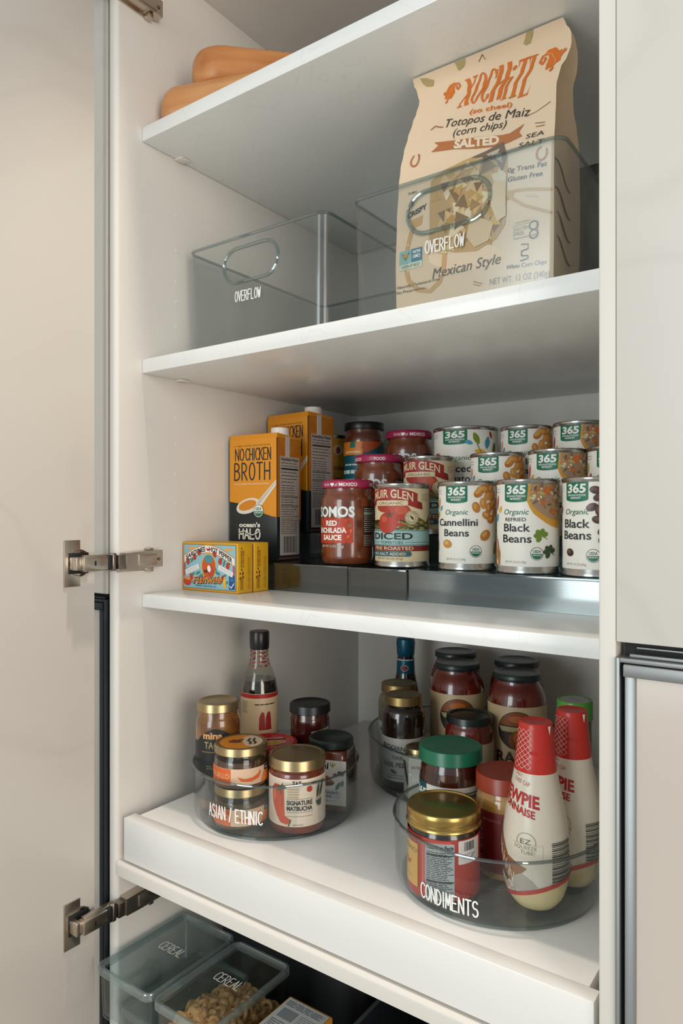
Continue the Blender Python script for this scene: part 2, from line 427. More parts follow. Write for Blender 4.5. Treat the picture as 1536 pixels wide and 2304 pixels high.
def hinge(z):
    b = MB()                                            # arm running along the inside of the cabinet wall
    b.box(0.0008, -0.0490, -0.0098, 0.0145, -0.0370, 0.0090, STEELD, bev=0.0008)
    prof = [(-0.0375, -0.0108, 0.0112), (-0.0100, -0.0110, 0.0128), (0.0060, -0.0100, 0.0135), (0.0235, -0.0095, 0.0135)]
    b.loft([[(0.0012, y, a), (0.0160, y, a), (0.0160, y, c), (0.0012, y, c)] for y, a, c in prof], STEEL)
    b.box(0.0158, -0.0180, -0.0068, 0.0172, 0.0130, 0.0085, STEEL, bev=0.0004)
    t = b.build('hinge_arm', cab); t.location = (0, 0, z)
    b = MB()                                            # flange screwed to the door, with its round cup
    b.box(-0.0098, -0.1150, -0.030, -0.0082, -0.0915, 0.030, STEEL, bev=0.0006)
    b.build('flange', t)
    b = MB()
    b.lathe([(0, 0.0), (0.0178, 0.0), (0.0178, 0.0012), (0.0165, 0.0018), (0.0150, 0.0010), (0.0, 0.0008)], STEELD, 36, Matrix.Translation((-0.0098, -0.0930, 0)) @ Matrix.Rotation(PI / 2, 4, 'Y'))
    b.box(-0.0085, -0.1090, -0.0135, -0.0068, -0.0800, 0.0135, BLACKP, bev=0.0006)
    b.build('cup', t)
    b = MB()                                            # folded link from the cup to the knuckle
    b.box(-0.0072, -0.1085, -0.0085, 0.0085, -0.1000, 0.0085, STEEL, bev=0.0015)
    b.box(0.0000, -0.1005, -0.0088, 0.0130, -0.0640, 0.0088, STEEL, bev=0.0012)
    b.box(0.0126, -0.0850, -0.0030, 0.0133, -0.0825, 0.0030, BLACKP)
    b.box(-0.0010, -0.0960, 0.0086, 0.0080, -0.0480, 0.0104, STEEL, bev=0.0006)
    b.box(-0.0010, -0.0960, -0.0108, 0.0080, -0.0480, -0.0090, STEEL, bev=0.0006)
    b.build('link', t)
    b = MB()
    b.box(0.0006, -0.0640, -0.0098, 0.0135, -0.0570, 0.0098, BLACKP, bev=0.0015)
    b.lathe([(0, -0.0118), (0.0042, -0.0118), (0.0048, -0.0105), (0.0048, 0.0105), (0.0042, 0.0118), (0, 0.0118)], STEELD, 20, Matrix.Translation((0.0075, -0.0535, 0)))
    b.build('knuckle', t)
    b = MB()
    b.box(0.0003, -0.0420, -0.0150, 0.0024, 0.0060, -0.0100, STEEL, bev=0.0005)
    b.build('mounting_plate', t)
    for z0, z1 in ((-0.0165, -0.0105), (0.0136, 0.0165)):
        b = MB(); b.box(0.0003, 0.0030, z0, 0.0120, 0.0110, z1, STEEL, bev=0.0008); b.build('plate_tab', t)
    b = MB(); b.lathe([(0, 0.0166), (0.0022, 0.0164), (0.0024, 0.0158)], STEELD, 16, Matrix.Translation((0.0006, 0.0165, 0.001)) @ Matrix.Rotation(PI / 2, 4, 'Y')); b.build('screw', t)
hinge(1.3395)
hinge(0.8750)
hinge(2.1130)

# ---- neighbouring cabinet fronts
def front(label, x0, x1, z0, z1):
    t = thing('upper_cabinet', label, 'cabinet', (0, 0, 0))
    b = MB(); b.box(x0, -0.0430, z0, x1, -0.0250, z1, PANEL, bev=0.0008); b.build('door_panel', t); return t
front('pale glossy upper cabinet front right of the open pantry', 0.6478, 1.30, 1.2985, 2.22)
front('pale upper cabinet front showing as a strip behind the open door', -0.62, -0.0206, 1.2940, 2.22)
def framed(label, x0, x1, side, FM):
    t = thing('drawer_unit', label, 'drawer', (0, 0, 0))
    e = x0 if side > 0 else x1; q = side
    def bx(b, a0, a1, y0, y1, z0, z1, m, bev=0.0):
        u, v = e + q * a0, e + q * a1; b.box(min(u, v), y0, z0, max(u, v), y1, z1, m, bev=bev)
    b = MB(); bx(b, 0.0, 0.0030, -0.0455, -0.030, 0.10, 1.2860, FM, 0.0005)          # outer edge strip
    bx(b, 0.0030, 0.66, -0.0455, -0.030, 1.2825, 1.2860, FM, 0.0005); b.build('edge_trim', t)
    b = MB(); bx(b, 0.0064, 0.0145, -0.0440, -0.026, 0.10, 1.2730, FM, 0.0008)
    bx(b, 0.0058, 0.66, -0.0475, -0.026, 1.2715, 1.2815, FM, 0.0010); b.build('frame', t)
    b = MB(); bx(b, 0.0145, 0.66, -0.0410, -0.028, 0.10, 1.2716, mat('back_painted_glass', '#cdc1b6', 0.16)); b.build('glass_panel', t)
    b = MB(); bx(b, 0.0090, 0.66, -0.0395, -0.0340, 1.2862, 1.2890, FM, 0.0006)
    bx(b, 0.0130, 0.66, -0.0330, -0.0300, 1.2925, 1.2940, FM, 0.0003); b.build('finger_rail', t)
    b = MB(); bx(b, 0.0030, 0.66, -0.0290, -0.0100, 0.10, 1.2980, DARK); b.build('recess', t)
framed('aluminium framed drawer front right of the pantry, below the seam', 0.6482, 1.30, 1, ALU)
framed('aluminium framed drawer edge in the gap behind the open door, coloured as shaded', -0.62, -0.0206, -1, mat('shaded_aluminium', '#3a3e40', 0.45, metal=0.6))  # same aluminium, its colour darkened to stand for shade behind the door
# ================================================================== middle shelf: risers, cans, jars, cartons
Z3 = 1.2920
TIN = mat('tin', '#b4b2ae', 0.25, metal=1.0)
SMOKE = clear('smoked_plastic', '#cdd6d7', 0.10, 0.12)
SMOKEL = clear('smoked_plastic_pale', '#d8e4e5', 0.09, 0.17)

def riser(x0, x1, label, m, seam=None):
    """three-step clear shelf riser: each step a tread with a front wall, open underneath"""
    t = thing('shelf_riser', label, 'riser', (0, 0, Z3 + 0.0003), group='stepped can risers')
    spans = [(x0, x1)] if seam is None else [(x0, seam), (seam + 0.0004, x1)]
    for i, (a, c) in enumerate(spans):
        b = MB(); d = 0.0016 * i
        ys = (0.1425, 0.2425, 0.3225, 0.4020); zs = (0.0398, 0.0818, 0.1258); th = 0.0025
        prof = []
        for k in range(3):
            prof += [(ys[k], 0.0 if k == 0 else zs[k - 1] + th * 0), (ys[k], zs[k])]
        outer = [(ys[0], 0.0), (ys[0], zs[0]), (ys[1], zs[0]), (ys[1], zs[1]), (ys[2], zs[1]), (ys[2], zs[2]), (ys[3], zs[2]), (ys[3], 0.0)]
        inner = [(ys[3] - th, 0.0), (ys[3] - th, zs[2] - th), (ys[2] + th, zs[2] - th), (ys[2] + th, zs[1] - th), (ys[1] + th, zs[1] - th), (ys[1] + th, zs[0] - th), (ys[0] + th, zs[0] - th), (ys[0] + th, 0.0)]
        n = 8; P = outer; Q = inner[::-1]
        vs = []; fs = []
        for X in (a, c):
            vs += [(X, y + d, z - d * .5 if z > 0 else z) for y, z in P] + [(X, y + d, z - d * .5 if z > 0 else z) for y, z in Q]
        for k in range(n - 1):
            fs.append([k, k + 1, 16 + k + 1, 16 + k]); fs.append([8 + k + 1, 8 + k, 24 + k, 24 + k + 1])
            fs.append([k + 1, k, 8 + k, 8 + k + 1]); fs.append([16 + k, 16 + k + 1, 24 + k + 1, 24 + k])
        fs.append([0, 16, 24, 8]); fs.append([7, 15, 31, 23])
        b.add(vs, fs, m)
        b.build('step_panel', t)
        b = MB()
        b.box(a, ys[0] + d - 0.0012, zs[0] - d * .5 - 0.003, c, ys[0] + d + 0.0004, zs[0] - d * .5 + 0.0001, clear('smoked_lip', '#b9c6c8', 0.1, 0.16), bev=0.0005)
        b.build('front_lip', t)
    return t
riser(0.0050, 0.3420, 'smoked clear riser under the broth cartons and red sauce jars', SMOKE, 0.2502)
riser(0.3462, 0.6290, 'pale clear riser under the white cans at the right', SMOKEL)
T1, T2, T3 = Z3 + 0.0403, Z3 + 0.0823, Z3 + 0.1263

GRN = ink('#0f6f52'); CRM = ink('#f6f0e5'); BLK = ink('#1e2428'); WHT = ink('#f3efe6'); GRY = ink('#a79f94')
RED = ink('#b3261e'); ORG = ink('#e08a1e'); BLU = ink('#4aa3c0'); LIME = ink('#a9b02c'); YEL = ink('#e9b53a'); BRN = ink('#5a2e22')

def can_body(R, H, t):
    b = MB()
    b.lathe([(0, .003), (R - .006, .003), (R - .004, .0006), (R - .0012, 0), (R, .0010), (R, .0034), (R - .0014, .0056), (R - .0014, H - .0056),
             (R, H - .0036), (R, H - .0010), (R - .0008, H), (R - .0020, H - .0003), (R - .0026, H - .0042), (R - .010, H - .0046), (R - .012, H - .0038), (0, H - .0038)], TIN, 72)
    return b.build('can_body', t)

def usda(p, cx, cy, r, L=3):
    p.ell(cx, cy, r, r, ink('#4d3a33'), L); p.ell(cx, cy, r * .92, r * .92, WHT, L + 1)
    p.poly([(cx + r * .84 * math.cos(rad(a)), cy + r * .84 * math.sin(rad(a))) for a in range(180, 361, 15)], GRN, L + 2)
    p.txt('USDA', cx, cy + r * .15, r * .42, GRN, L + 3, wd=r * 1.2, bold=.02); p.txt('ORGANIC', cx, cy - r * .36, r * .26, WHT, L + 3, wd=r * 1.35, bold=.01)

def shield(p, x0, x1, z0, z1, s=1.0):
    w = x1 - x0; c = (x0 + x1) / 2
    p.poly([(x0, z1), (x0, z0 + 3 * s)] + [(c + w / 2 * math.cos(rad(a)), z0 + 3 * s + 3 * s * math.sin(rad(a))) for a in range(180, 361, 20)] + [(x1, z1)], GRN, 2)
    h = z1 - z0
    p.txt('365', c, z0 + h * .47, h * .42, WHT, 3, wd=w * .80, bold=.035, shear=.08)
    p.txt('WHOLE FOODS', c, z0 + h * .29, h * .095, WHT, 3, wd=w * .80, bold=.02); p.txt('MARKET', c, z0 + h * .15, h * .095, WHT, 3, wd=w * .46, bold=.02)

def bean(p, x, z, rx, rz, rot, c0, c1, L):
    p.ell(x, z, rx, rz, ink(c0, .35), L, rot); p.ell(x - rx * .2, z + rz * .25, rx * .55, rz * .45, ink(c1, .35), L + 1, rot)

def can365(kind, loc, rz, label, R=0.038, H=0.112):
    t = thing('food_can', label, 'can', loc, rz, 'white label cans on the risers')
    can_body(R, H, t)
    b = MB(); q = R - .0014; k = R / 0.038
    b.lathe([(q + .0002, .0085), (q + .0003, .009), (q + .0003, H - .0062), (q + .0002, H - .0057)], CRM, 72)
    p = Print(b, Cyl(q + .0003, -90))
    hz = H * 1000; X = lambda d: rad(d) * q * 1000
    top = hz - 5.8
    rn = random.Random(5)
    p.lines(X(-80), top - 11, X(-60), top - 4, 2, .7, GRY, 2, 3)
    shield(p, X(-47) * .98, X(0), top - 22, top)
    if kind != 'diced':
        p.txt('Organic', X(-24), 70, 6.2, GRN, 3, wd=31, shear=.22)
    if kind == 'cannellini':
        p.txt('Cannellini', X(-24), 56, 8.6, BLK, 6, wd=56, bold=.012); p.txt('Beans', X(-24), 42.8, 8.6, BLK, 4, wd=34, bold=.012)
        for i, (d, z, rt) in enumerate(((52, 103, 60), (38, 102, -30), (28, 101, 10), (58, 94, 80), (22, 97, 40), (44, 93, 20), (64, 85, 60), (56, 83, 100), (32, 84, 100), (17, 79, -70), (46, 78, 80), (66, 73, 40), (40, 69, -20), (52, 64, 20))):
            bean(p, X(d), z, 7.0, 5.0, rt, ('#c27e35', '#b87030', '#cc8c42')[i % 3], ('#dba457', '#d6994c')[i % 2], 3)
        bean(p, X(37), 44, 8.2, 6.2, 35, '#b9752f', '#d39a4c', 3); bean(p, X(-43), 33, 7.2, 5.4, -10, '#cc8f45', '#e2b26a', 3); bean(p, X(68), 28, 9, 4, 70, '#a8702f', '#c08a40', 3)
        p.leaf(X(-72), 84, 17, 4.6, ORG, 2, 78); p.leaf(X(-62), 78, 9, 4.4, BLU, 2, 50); p.leaf(X(-75), 70, 10, 6, LIME, 2, 60); p.leaf(X(-78), 30, 16, 4, ink('#c98a3d'), 2, 85)
    elif kind == 'refried':
        p.txt('REFRIED', X(-24), 62, 4.2, BLK, 3, wd=26, bold=.005); p.txt('Black', X(-22), 50, 9, BLK, 4, wd=33, bold=.012); p.txt('Beans', X(-22), 37, 9, BLK, 4, wd=36, bold=.012)
        edge = [(X(1), top), (X(-2), 86), (X(3), 78), (X(10), 71), (X(22), 65), (X(34), 60), (X(48), 56), (X(66), 54), (X(74), 60), (X(74), top)]
        p.poly(edge, ink('#d79a35'), 3)
        p.poly([(X(5), top), (X(2), 88), (X(8), 80), (X(18), 74), (X(32), 68), (X(48), 64), (X(70), 64), (X(74), top)], ink('#a8896c'), 4)
        cols = ['#d6c88e', '#c4b573', '#a87c70', '#8f6861', '#e6dfbd', '#6b5a3c', '#cf7430', '#a39c5a']
        for i in range(90):
            d = rn.uniform(4, 72); lo = 88 - (d - 3) * .36
            z = rn.uniform(max(lo, 66), top - 2)
            p.ell(X(d), z, rn.uniform(1.2, 4.2), rn.uniform(.8, 2.0), ink(cols[i % 8]), 5 + i % 4, rn.uniform(0, 180), 8)
        for d, z, r in ((36, 99, 4.6), (28, 84, 3.0), (50, 74, 4.4)): p.ell(X(d), z, r, r * .85, ink('#cf6a24'), 10, 20)
        for d, z, c0 in ((24, 45, '#6f8a2c'), (42, 26, '#33472a')):
            for a in (20, 75, 130, 180, 235): p.ell(X(d) + 5 * math.cos(rad(a)), z + 4.6 * math.sin(rad(a)), 4.4, 3.2, ink(c0), 3, a, 7)
            p.stroke([(X(d), z), (X(d) + 8, z - 4)], .8, ink(c0), 3)
        p.leaf(X(-72), 84, 20, 5, RED, 2, 80); p.leaf(X(-60), 76, 10, 5.4, YEL, 2, 55); p.leaf(X(-74), 66, 12, 7, BLU, 2, 60)
        p.poly([(X(-84), 46), (X(-70), 36), (X(-60), 24), (X(-62), 9), (X(-84), 9)], ink('#c97a3c'), 3); p.ell(X(-68), 22, 3, 5, ink('#7d8447'), 5, 20); p.ell(X(-72), 13, 3.4, 3, ink('#d9c99a'), 5); p.ell(X(-74), 34, 4, 7, ink('#b9846a'), 4, 20)
    elif kind == 'black':
        p.txt('Black', X(-24), 55, 9.4, BLK, 4, wd=34, bold=.012); p.txt('Beans', X(-24), 42, 9.4, BLK, 4, wd=37, bold=.012)
        for i, (d, z, rt) in enumerate(((12, 97, -10), (18, 89, 20), (6, 78, 20), (24, 84, 70), (18, 74, 100), (26, 70, 80), (16, 64, -10), (28, 60, 60), (24, 52, 40), (24, 43, 60), (26, 32, 60), (34, 92, 20), (38, 80, 60), (40, 66, 90))):
            bean(p, X(d), z, 6.6, 4.4, rt, '#4a2f2c', ('#6d4a44', '#5c3c38')[i % 2], 3)
        bean(p, X(-36), 27, 5.4, 4.4, -10, '#3a2422', '#6d4a44', 3); bean(p, X(-72), 26, 7, 2.6, 75, '#4b4630', '#6a6242', 3)
        p.leaf(X(-66), 75, 10, 4.6, RED, 2, 65); p.leaf(X(-76), 86, 14, 5, LIME, 2, 75)
    elif kind == 'diced':
        X2 = X
        for d, z, l, wdt, c0, rt in ((3, 92, 13, 6.5, BLU, -20), (16, 98, 20, 9, ink('#7f8f2f'), -65), (24, 78, 20, 8.4, YEL, -10), (38, 92, 20, 9, ink('#3d8fa6'), 80), (46, 104, 12, 5, RED, -70), (56, 84, 20, 9, ink('#6b7347'), 80)):
            p.leaf(X2(d), z, l, wdt, c0, 2, rt)
        p.stroke([(X2(17), 90), (X2(26), 76), (X2(34), 70)], 1.2, ink('#6b7347'), 2)
        p.txt('Organic', X2(-18), 66, 7, GRN, 3, wd=40, shear=.22); p.txt('Diced', X2(-16), 48, 10.5, BLK, 3, wd=40, bold=.012); p.txt('Tomatoes', X2(-16), 33, 10.5, BLK, 3, wd=62, bold=.012)
        p.ell(X2(-62), 70, 9, 8, ink('#c0452a'), 2); p.ell(X2(30), 30, 14, 12, ink('#b93b25'), 2)
    usda(p, X(16) if kind != 'black' else X(8), 24, 7.6)
    p.txt('NET WT 15.5 OZ (439g)', X(-24), 12.6, 2.6, GRY, 2, wd=26)
    b.build('can_label', t)
    return t

c_a = can365('cannellini', (0.3994, 0.202, T1), rad(25.5), 'white cannellini beans can at the front, left of the refried beans can')
c_b = can365('refried', (0.4833, 0.195, T1), rad(21), 'white refried black beans can with its whole label showing at the front')
c_c = can365('black', (0.5645, 0.195, T1), rad(3.5), 'white black beans can at the front, cut off by the right cabinet edge')
dup(c_a, (0.4065, 0.283, T2), rad(25), 'white cannellini can on the middle step, behind the front cannellini can')
dup(c_b, (0.4921, 0.278, T2), rad(20.5), 'white refried beans can on the middle step, behind the front refried can')
dup(c_c, (0.5692, 0.278, T2), rad(17), 'white can sliver on the middle step, behind the front black beans can')
dup(c_a, (0.4175, 0.363, T3), rad(23), 'white cannellini can on the top step, topmost in its column')
dup(c_b, (0.4975, 0.360, T3), rad(17), 'white refried beans can on the top step, topmost at the right')
can365('diced', (0.3185, 0.3660, T3), rad(28), 'wide white diced tomatoes can with leaf pattern on the top step', R=0.050, H=0.117)

def muir(loc, rz, label):
    t = thing('food_can', label, 'can', loc, rz, 'cream and red tomato cans')
    R, H = 0.038, 0.112; can_body(R, H, t); q = R - .0011
    CR = ink('#dccaa4'); RD = ink('#9c1f1c'); OL = ink('#5f5a2a'); TB = ink('#9dbdb8'); TL = ink('#1d5a66')
    b = MB(); b.lathe([(q, .0075), (q + .0001, .008), (q + .0001, H - .0075), (q, H - .007)], CR, 72)
    p = Print(b, Cyl(q + .0001, -90)); X = lambda d: rad(d) * q * 1000
    arch = lambda x: -((x - X(-30)) / 36.0) ** 2 * 6
    xs = [X(-95) + (X(34) - X(-95)) * k / 16 for k in range(17)]
    p.poly([(X(24), 90), (X(46), 86), (X(48), 77), (X(36), 78), (X(28), 82)], ink('#7d1815'), 2)
    p.poly([(x, 106 + arch(x)) for x in xs] + [(x, 86 + arch(x)) for x in xs[::-1]], RD, 3)
    p.txt('MUIR GLEN', X(-25), 93, 10.5, CR, 4, wd=X(24) - X(-74), bold=.02, warp=lambda x, y: (x, y + arch(x)))
    p.ell(X(-38), 82, 15, 9, ink('#a83224'), 2); p.ell(X(-8), 70, 19, 16, ink('#b23a27'), 2); p.ell(X(-1), 76, 8, 6, ink('#c4563d'), 3)
    p.rrect(X(-64), 85 - 3, X(13), 92 - 3, 2.5, CR, 5); p.txt('ORGANIC', X(-25), 83.6, 3.6, ink('#6b4a32'), 6, wd=36)
    p.poly([(X(-96), 62), (X(-60), 55), (X(-20), 57), (X(10), 60), (X(40), 66), (X(60), 60), (X(75), 70), (X(75), 49), (X(-96), 49)], OL, 1)
    rn = random.Random(9)
    for i in range(46):
        d = rn.uniform(-20, 72); p.ell(X(d), rn.uniform(50, 61), rn.uniform(2, 6), 1.1, ink(('#8a8038', '#3f3f22', '#a39a55', '#2f3a2a')[i % 4]), 2 + i % 3, rn.uniform(-30, 30), 8)
    p.ell(X(-31), 59, 14.5, 14, ink('#b5341f'), 5); p.ell(X(-38), 64, 5, 4, ink('#c9543a'), 6)
    for a in (20, 90, 160, 250, 310): p.leaf(X(-26) + 3 * math.cos(rad(a)), 70 + 2 * math.sin(rad(a)), 7, 1.6, ink('#4b4a25'), 7, a)
    p.ell(X(21), 66, 9.4, 9.4, CR, 7); p.ring(X(21), 66, 8.8, .5, ink('#4a3b2b'), 8); p.ring(X(21), 66, 5.2, .4, ink('#4a3b2b'), 8); p.leaf(X(21), 66, 8, 3, ink('#3b3a22'), 9, -50)
    for i, ch in enumerate('CALIFORNIA'): a = 170 - i * 18; p.txt(ch, X(21) + 6.9 * math.cos(rad(a)), 65 + 6.9 * math.sin(rad(a)), 1.9, ink('#4a3b2b'), 9)
    for i, ch in enumerate('TOMATOES'): a = 200 + i * 20; p.txt(ch, X(21) + 6.9 * math.cos(rad(a)), 65 + 6.9 * math.sin(rad(a)), 1.9, ink('#4a3b2b'), 9)
    p.rect(X(-100), 29, X(78), 50, TB, 4); p.rect(X(-100), 48.4, X(78), 49.2, TL, 6); p.rect(X(-100), 29.8, X(78), 30.4, TL, 6)
    p.ell(X(-31), 50, 9, 5, ink('#b5341f'), 6)
    p.txt('DICED', X(-24), 37.4, 8.2, BLK, 8, wd=60, bold=.02); p.txt('TOMATOES', X(-22), 31.4, 3.6, ink('#2d4a4d'), 7, wd=32)
    p.rect(X(-100), 33, X(-52), 33.5, TL, 7); p.rect(X(6), 33, X(70), 33.5, TL, 7)
    p.rect(X(-100), 21.8, X(78), 29, ink('#7d1c18'), 5); p.txt('FIRE ROASTED', X(-22), 23.4, 4.2, CR, 6, wd=60, bold=.015)
    p.rrect(X(-90), 14.6, X(20), 21.4, 3.0, TL, 6); p.txt('NO SALT ADDED', X(-30), 16.2, 3.6, CR, 7, wd=50, bold=.015)
    p.txt('NET WT 14.5 OZ (411g)', X(-28), 10.4, 2.6, ink('#8a775a'), 4, wd=38)
    p.lines(X(44), 88, X(74), 98, 4, .7, ink('#9c8a6a'), 3, 4)
    b.build('can_label', t); return t
m1 = muir((0.3033, 0.198, T1), rad(30), 'cream and red diced tomatoes can at the front of the riser')
dup(m1, (0.3021, 0.2770, T2), rad(29), 'cream and red tomato can on the middle step, top half showing')

SAUCE = mottled('red_chile_sauce', '#5d260f', '#7d3a17', 60, rough=0.25, coat=1.0)
def sauce_jar(loc, rz, label, lid_turn):
    t = thing('sauce_jar', label, 'jar', loc, rz, 'pink lidded sauce jars')
    b = MB(); b.lathe([(0, .001), (.030, .0), (.0345, .0015), (.0372, .006), (.038, .012), (.038, .086), (.0374, .092), (.0352, .098), (.0335, .1015), (.0332, .109), (0, .109)], SAUCE, 64); b.build('glass_jar', t)
    b = MB(); P = mat('pink_lid', '#a3214f', 0.32)
    b.lathe([(.0345, .1080), (.0366, .1080), (.0372, .1090), (.0372, .1160), (.0364, .1182), (.0345, .1195), (.0320, .1190), (.0300, .1180), (0, .1180)], P, 64)
    p = Print(b, Cyl(.0372, -90)); Y = 110.2
    p.txt('MEXICO', 0, Y, 4.4, WHT, 1, wd=26, bold=.02); p.txt('of', -18, Y, 3.4, WHT, 1)
    p.ell(-25.4, Y + 2.9, 1.9, 1.7, WHT, 1); p.ell(-22.6, Y + 2.9, 1.9, 1.7, WHT, 1); p.poly([(-27.2, Y + 2.4), (-24, Y - .8), (-20.8, Y + 2.4)], WHT, 1)
    p.txt('FOR THE', -35, Y + .4, 3.4, WHT, 1, wd=11); p.txt('FOOD', 44, Y, 4.4, WHT, 1, wd=17, bold=.02)
    for a in (60, 150, 230): p.txt('MADE FROM', 130 * a / 150, Y, 3.4, ink('#c76a8d'), 1, wd=20) if a == 150 else None
    lid = b.build('lid', t); lid.rotation_euler = (0, 0, lid_turn)
    b = MB(); p = Print(b, Cyl(.038, -90), base=.0003); X = lambda d: rad(d) * 38.0
    p.txt('SOMOS', X(-34), 67.5, 13.5, ink('#e6ecea'), 3, wd=X(14) - X(-82), bold=.035)
    O = ink('#b8371a'); x0, x1 = X(-92), X(11)
    pts = [(x0, 32), (x0, 64)]
    for k in range(7): pts += arcp(x0 + (k + .5) * (x1 - x0) / 7, 64, (x1 - x0) / 14, 2.2, 180, 0, 4)
    pts += [(x1, 64), (x1, 32)]
    for k in range(7): pts += arcp(x1 - (k + .5) * (x1 - x0) / 7, 32, (x1 - x0) / 14, 2.2, 0, -180, 4)
    p.poly(pts, O, 2); rn = random.Random(3)
    for i in range(46): p.ell(rn.uniform(x0 + 3, x1 - 3), rn.uniform(33, 63), rn.uniform(1, 3), rn.uniform(.8, 2), ink(('#c9481f', '#a82a16', '#d9702b', '#8b5a24')[i % 4]), 3, rn.uniform(0, 90), 8)
    p.leaf(X(3), 55, 7, 3, ink('#6d7a35'), 4, -40)
    p.txt('RED', X(-38), 55, 6.6, WHT, 5, wd=19, bold=.04); p.txt('ENCHILADA', X(-41), 45, 6.6, WHT, 5, wd=50, bold=.04); p.txt('SAUCE', X(-38), 35, 6.6, WHT, 5, wd=32, bold=.04)
    p.txt('NET WT 12 OZ (340g)', X(-38), 24.5, 3.2, ink('#d9d2c4'), 3, wd=38, bold=.01)
    p.rect(X(34), 44, X(78), 82, ink('#34201c'), 2); p.lines(X(35), 45, X(78), 80, 12, 1.0, ink('#b9b6ae'), 3, 6, .5); p.rect(X(35), 71, X(76), 73.5, ink('#8fb0b4'), 3)
    p.rect(X(33), 25, X(78), 43, ink('#4a2018'), 2); p.lines(X(34), 26, X(78), 42, 7, .9, ink('#b0a89c'), 3, 7, .3)
    b.build('jar_label', t); return t
j1 = sauce_jar((0.2143, 0.195, T1), rad(36), 'pink lidded red enchilada sauce jar at the front, label facing out', rad(0))
j2 = dup(j1, (0.2121, 0.283, T2), rad(36), 'pink lidded sauce jar on the middle step, behind the front sauce jar')
j3 = dup(j1, (0.2187, 0.363, T3), rad(34), 'pink lidded sauce jar on the top step, mostly hidden')
for j, a in ((j2, -70), (j3, 18)):
    for c in j.children:
        if c.name.startswith('lid'): c.rotation_euler = (0, 0, rad(a))

t = thing('simmer_sauce_jar', 'tall black lidded jar with teal and orange label on the top step', 'jar', (0.1324, 0.360, T3), rad(38))
b = MB(); b.lathe([(0, .001), (.029, 0), (.0325, .002), (.034, .007), (.034, .108), (.0335, .114), (.031, .119), (.0302, .122), (.0302, .129), (0, .129)], mottled('brown_simmer_sauce', '#4a2115', '#62301c', 50, rough=.25, coat=1.0), 56); b.build('glass_jar', t)
b = MB(); b.lathe([(.0315, .1275), (.0330, .1275), (.0335, .1285), (.0335, .138), (.0325, .1395), (.029, .140), (.027, .139), (0, .139)], mat('black_lid', '#101214', .35), 56); b.build('lid', t)
b = MB(); TEAL = ink('#0d5560'); p = Print(b, Cyl(.0340, -90), base=.0003); X = lambda d: rad(d) * 34
b.lathe([(.0341, .008), (.0342, .0085), (.0342, .1055), (.0341, .106)], TEAL, 56)
p.poly([(X(-95), 106), (X(10), 106), (X(60), 106), (X(34), 96), (X(5), 88), (X(-95), 82)], ink('#a8481f'), 4); p.poly([(X(-95), 106), (X(-8), 106), (X(-12), 94), (X(-95), 86)], ink('#d67a1d'), 5)
p.poly([(X(-45), 106), (X(-28), 106), (X(-30), 96), (X(-48), 96)], ink('#1a6b5c'), 6); p.rrect(X(-90), 84, X(-8), 94, 2, ink('#d8801f'), 6); p.lines(X(-66), 87, X(-14), 91, 1, 2.4, ink('#e8d2b0'), 7, 2, 0)
p.lines(X(-70), 66, X(0), 70, 1, 2.6, ink('#c9d6d2'), 5, 3, 0); p.lines(X(-80), 52, X(20), 60, 1, 6, ink('#d5dfda'), 5, 4, .1); p.lines(X(-70), 38, X(0), 46, 2, 1.2, ink('#8fb5b2'), 5, 5)
b.build('jar_label', t)

t = thing('yellow_can', 'yellow can standing behind the broth cartons on the top step', 'can', (0.0517, 0.376, T3), rad(40))
R, H = .034, .124
b = MB(); b.lathe([(0, .003), (R - .005, .003), (R - .003, 0), (R, .001), (R, .003), (R - .001, .005), (R - .001, H - .005), (R, H - .003), (R, H - .001), (R - .002, H), (R - .003, H - .004), (0, H - .004)], mat('dark_tin', '#6b6658', .35, metal=1), 56); b.build('can_body', t)
b = MB(); b.lathe([(R - .0009, .006), (R - .0007, .0065), (R - .0007, H - .0065), (R - .0009, H - .006)], ink('#d1a01c'), 56); p = Print(b, Cyl(R - .0007, -90)); X = lambda d: rad(d) * 33
p.ell(X(18), 98, 10, 9, ink('#d9cfae'), 2); p.ell(X(16), 97, 4, 6, ink('#9c2a1a'), 3); p.rect(X(-5), 62, X(60), 69, ink('#a8641c'), 2); p.ell(X(18), 40, 13, 9, ink('#7d2415'), 2); b.build('can_label', t)

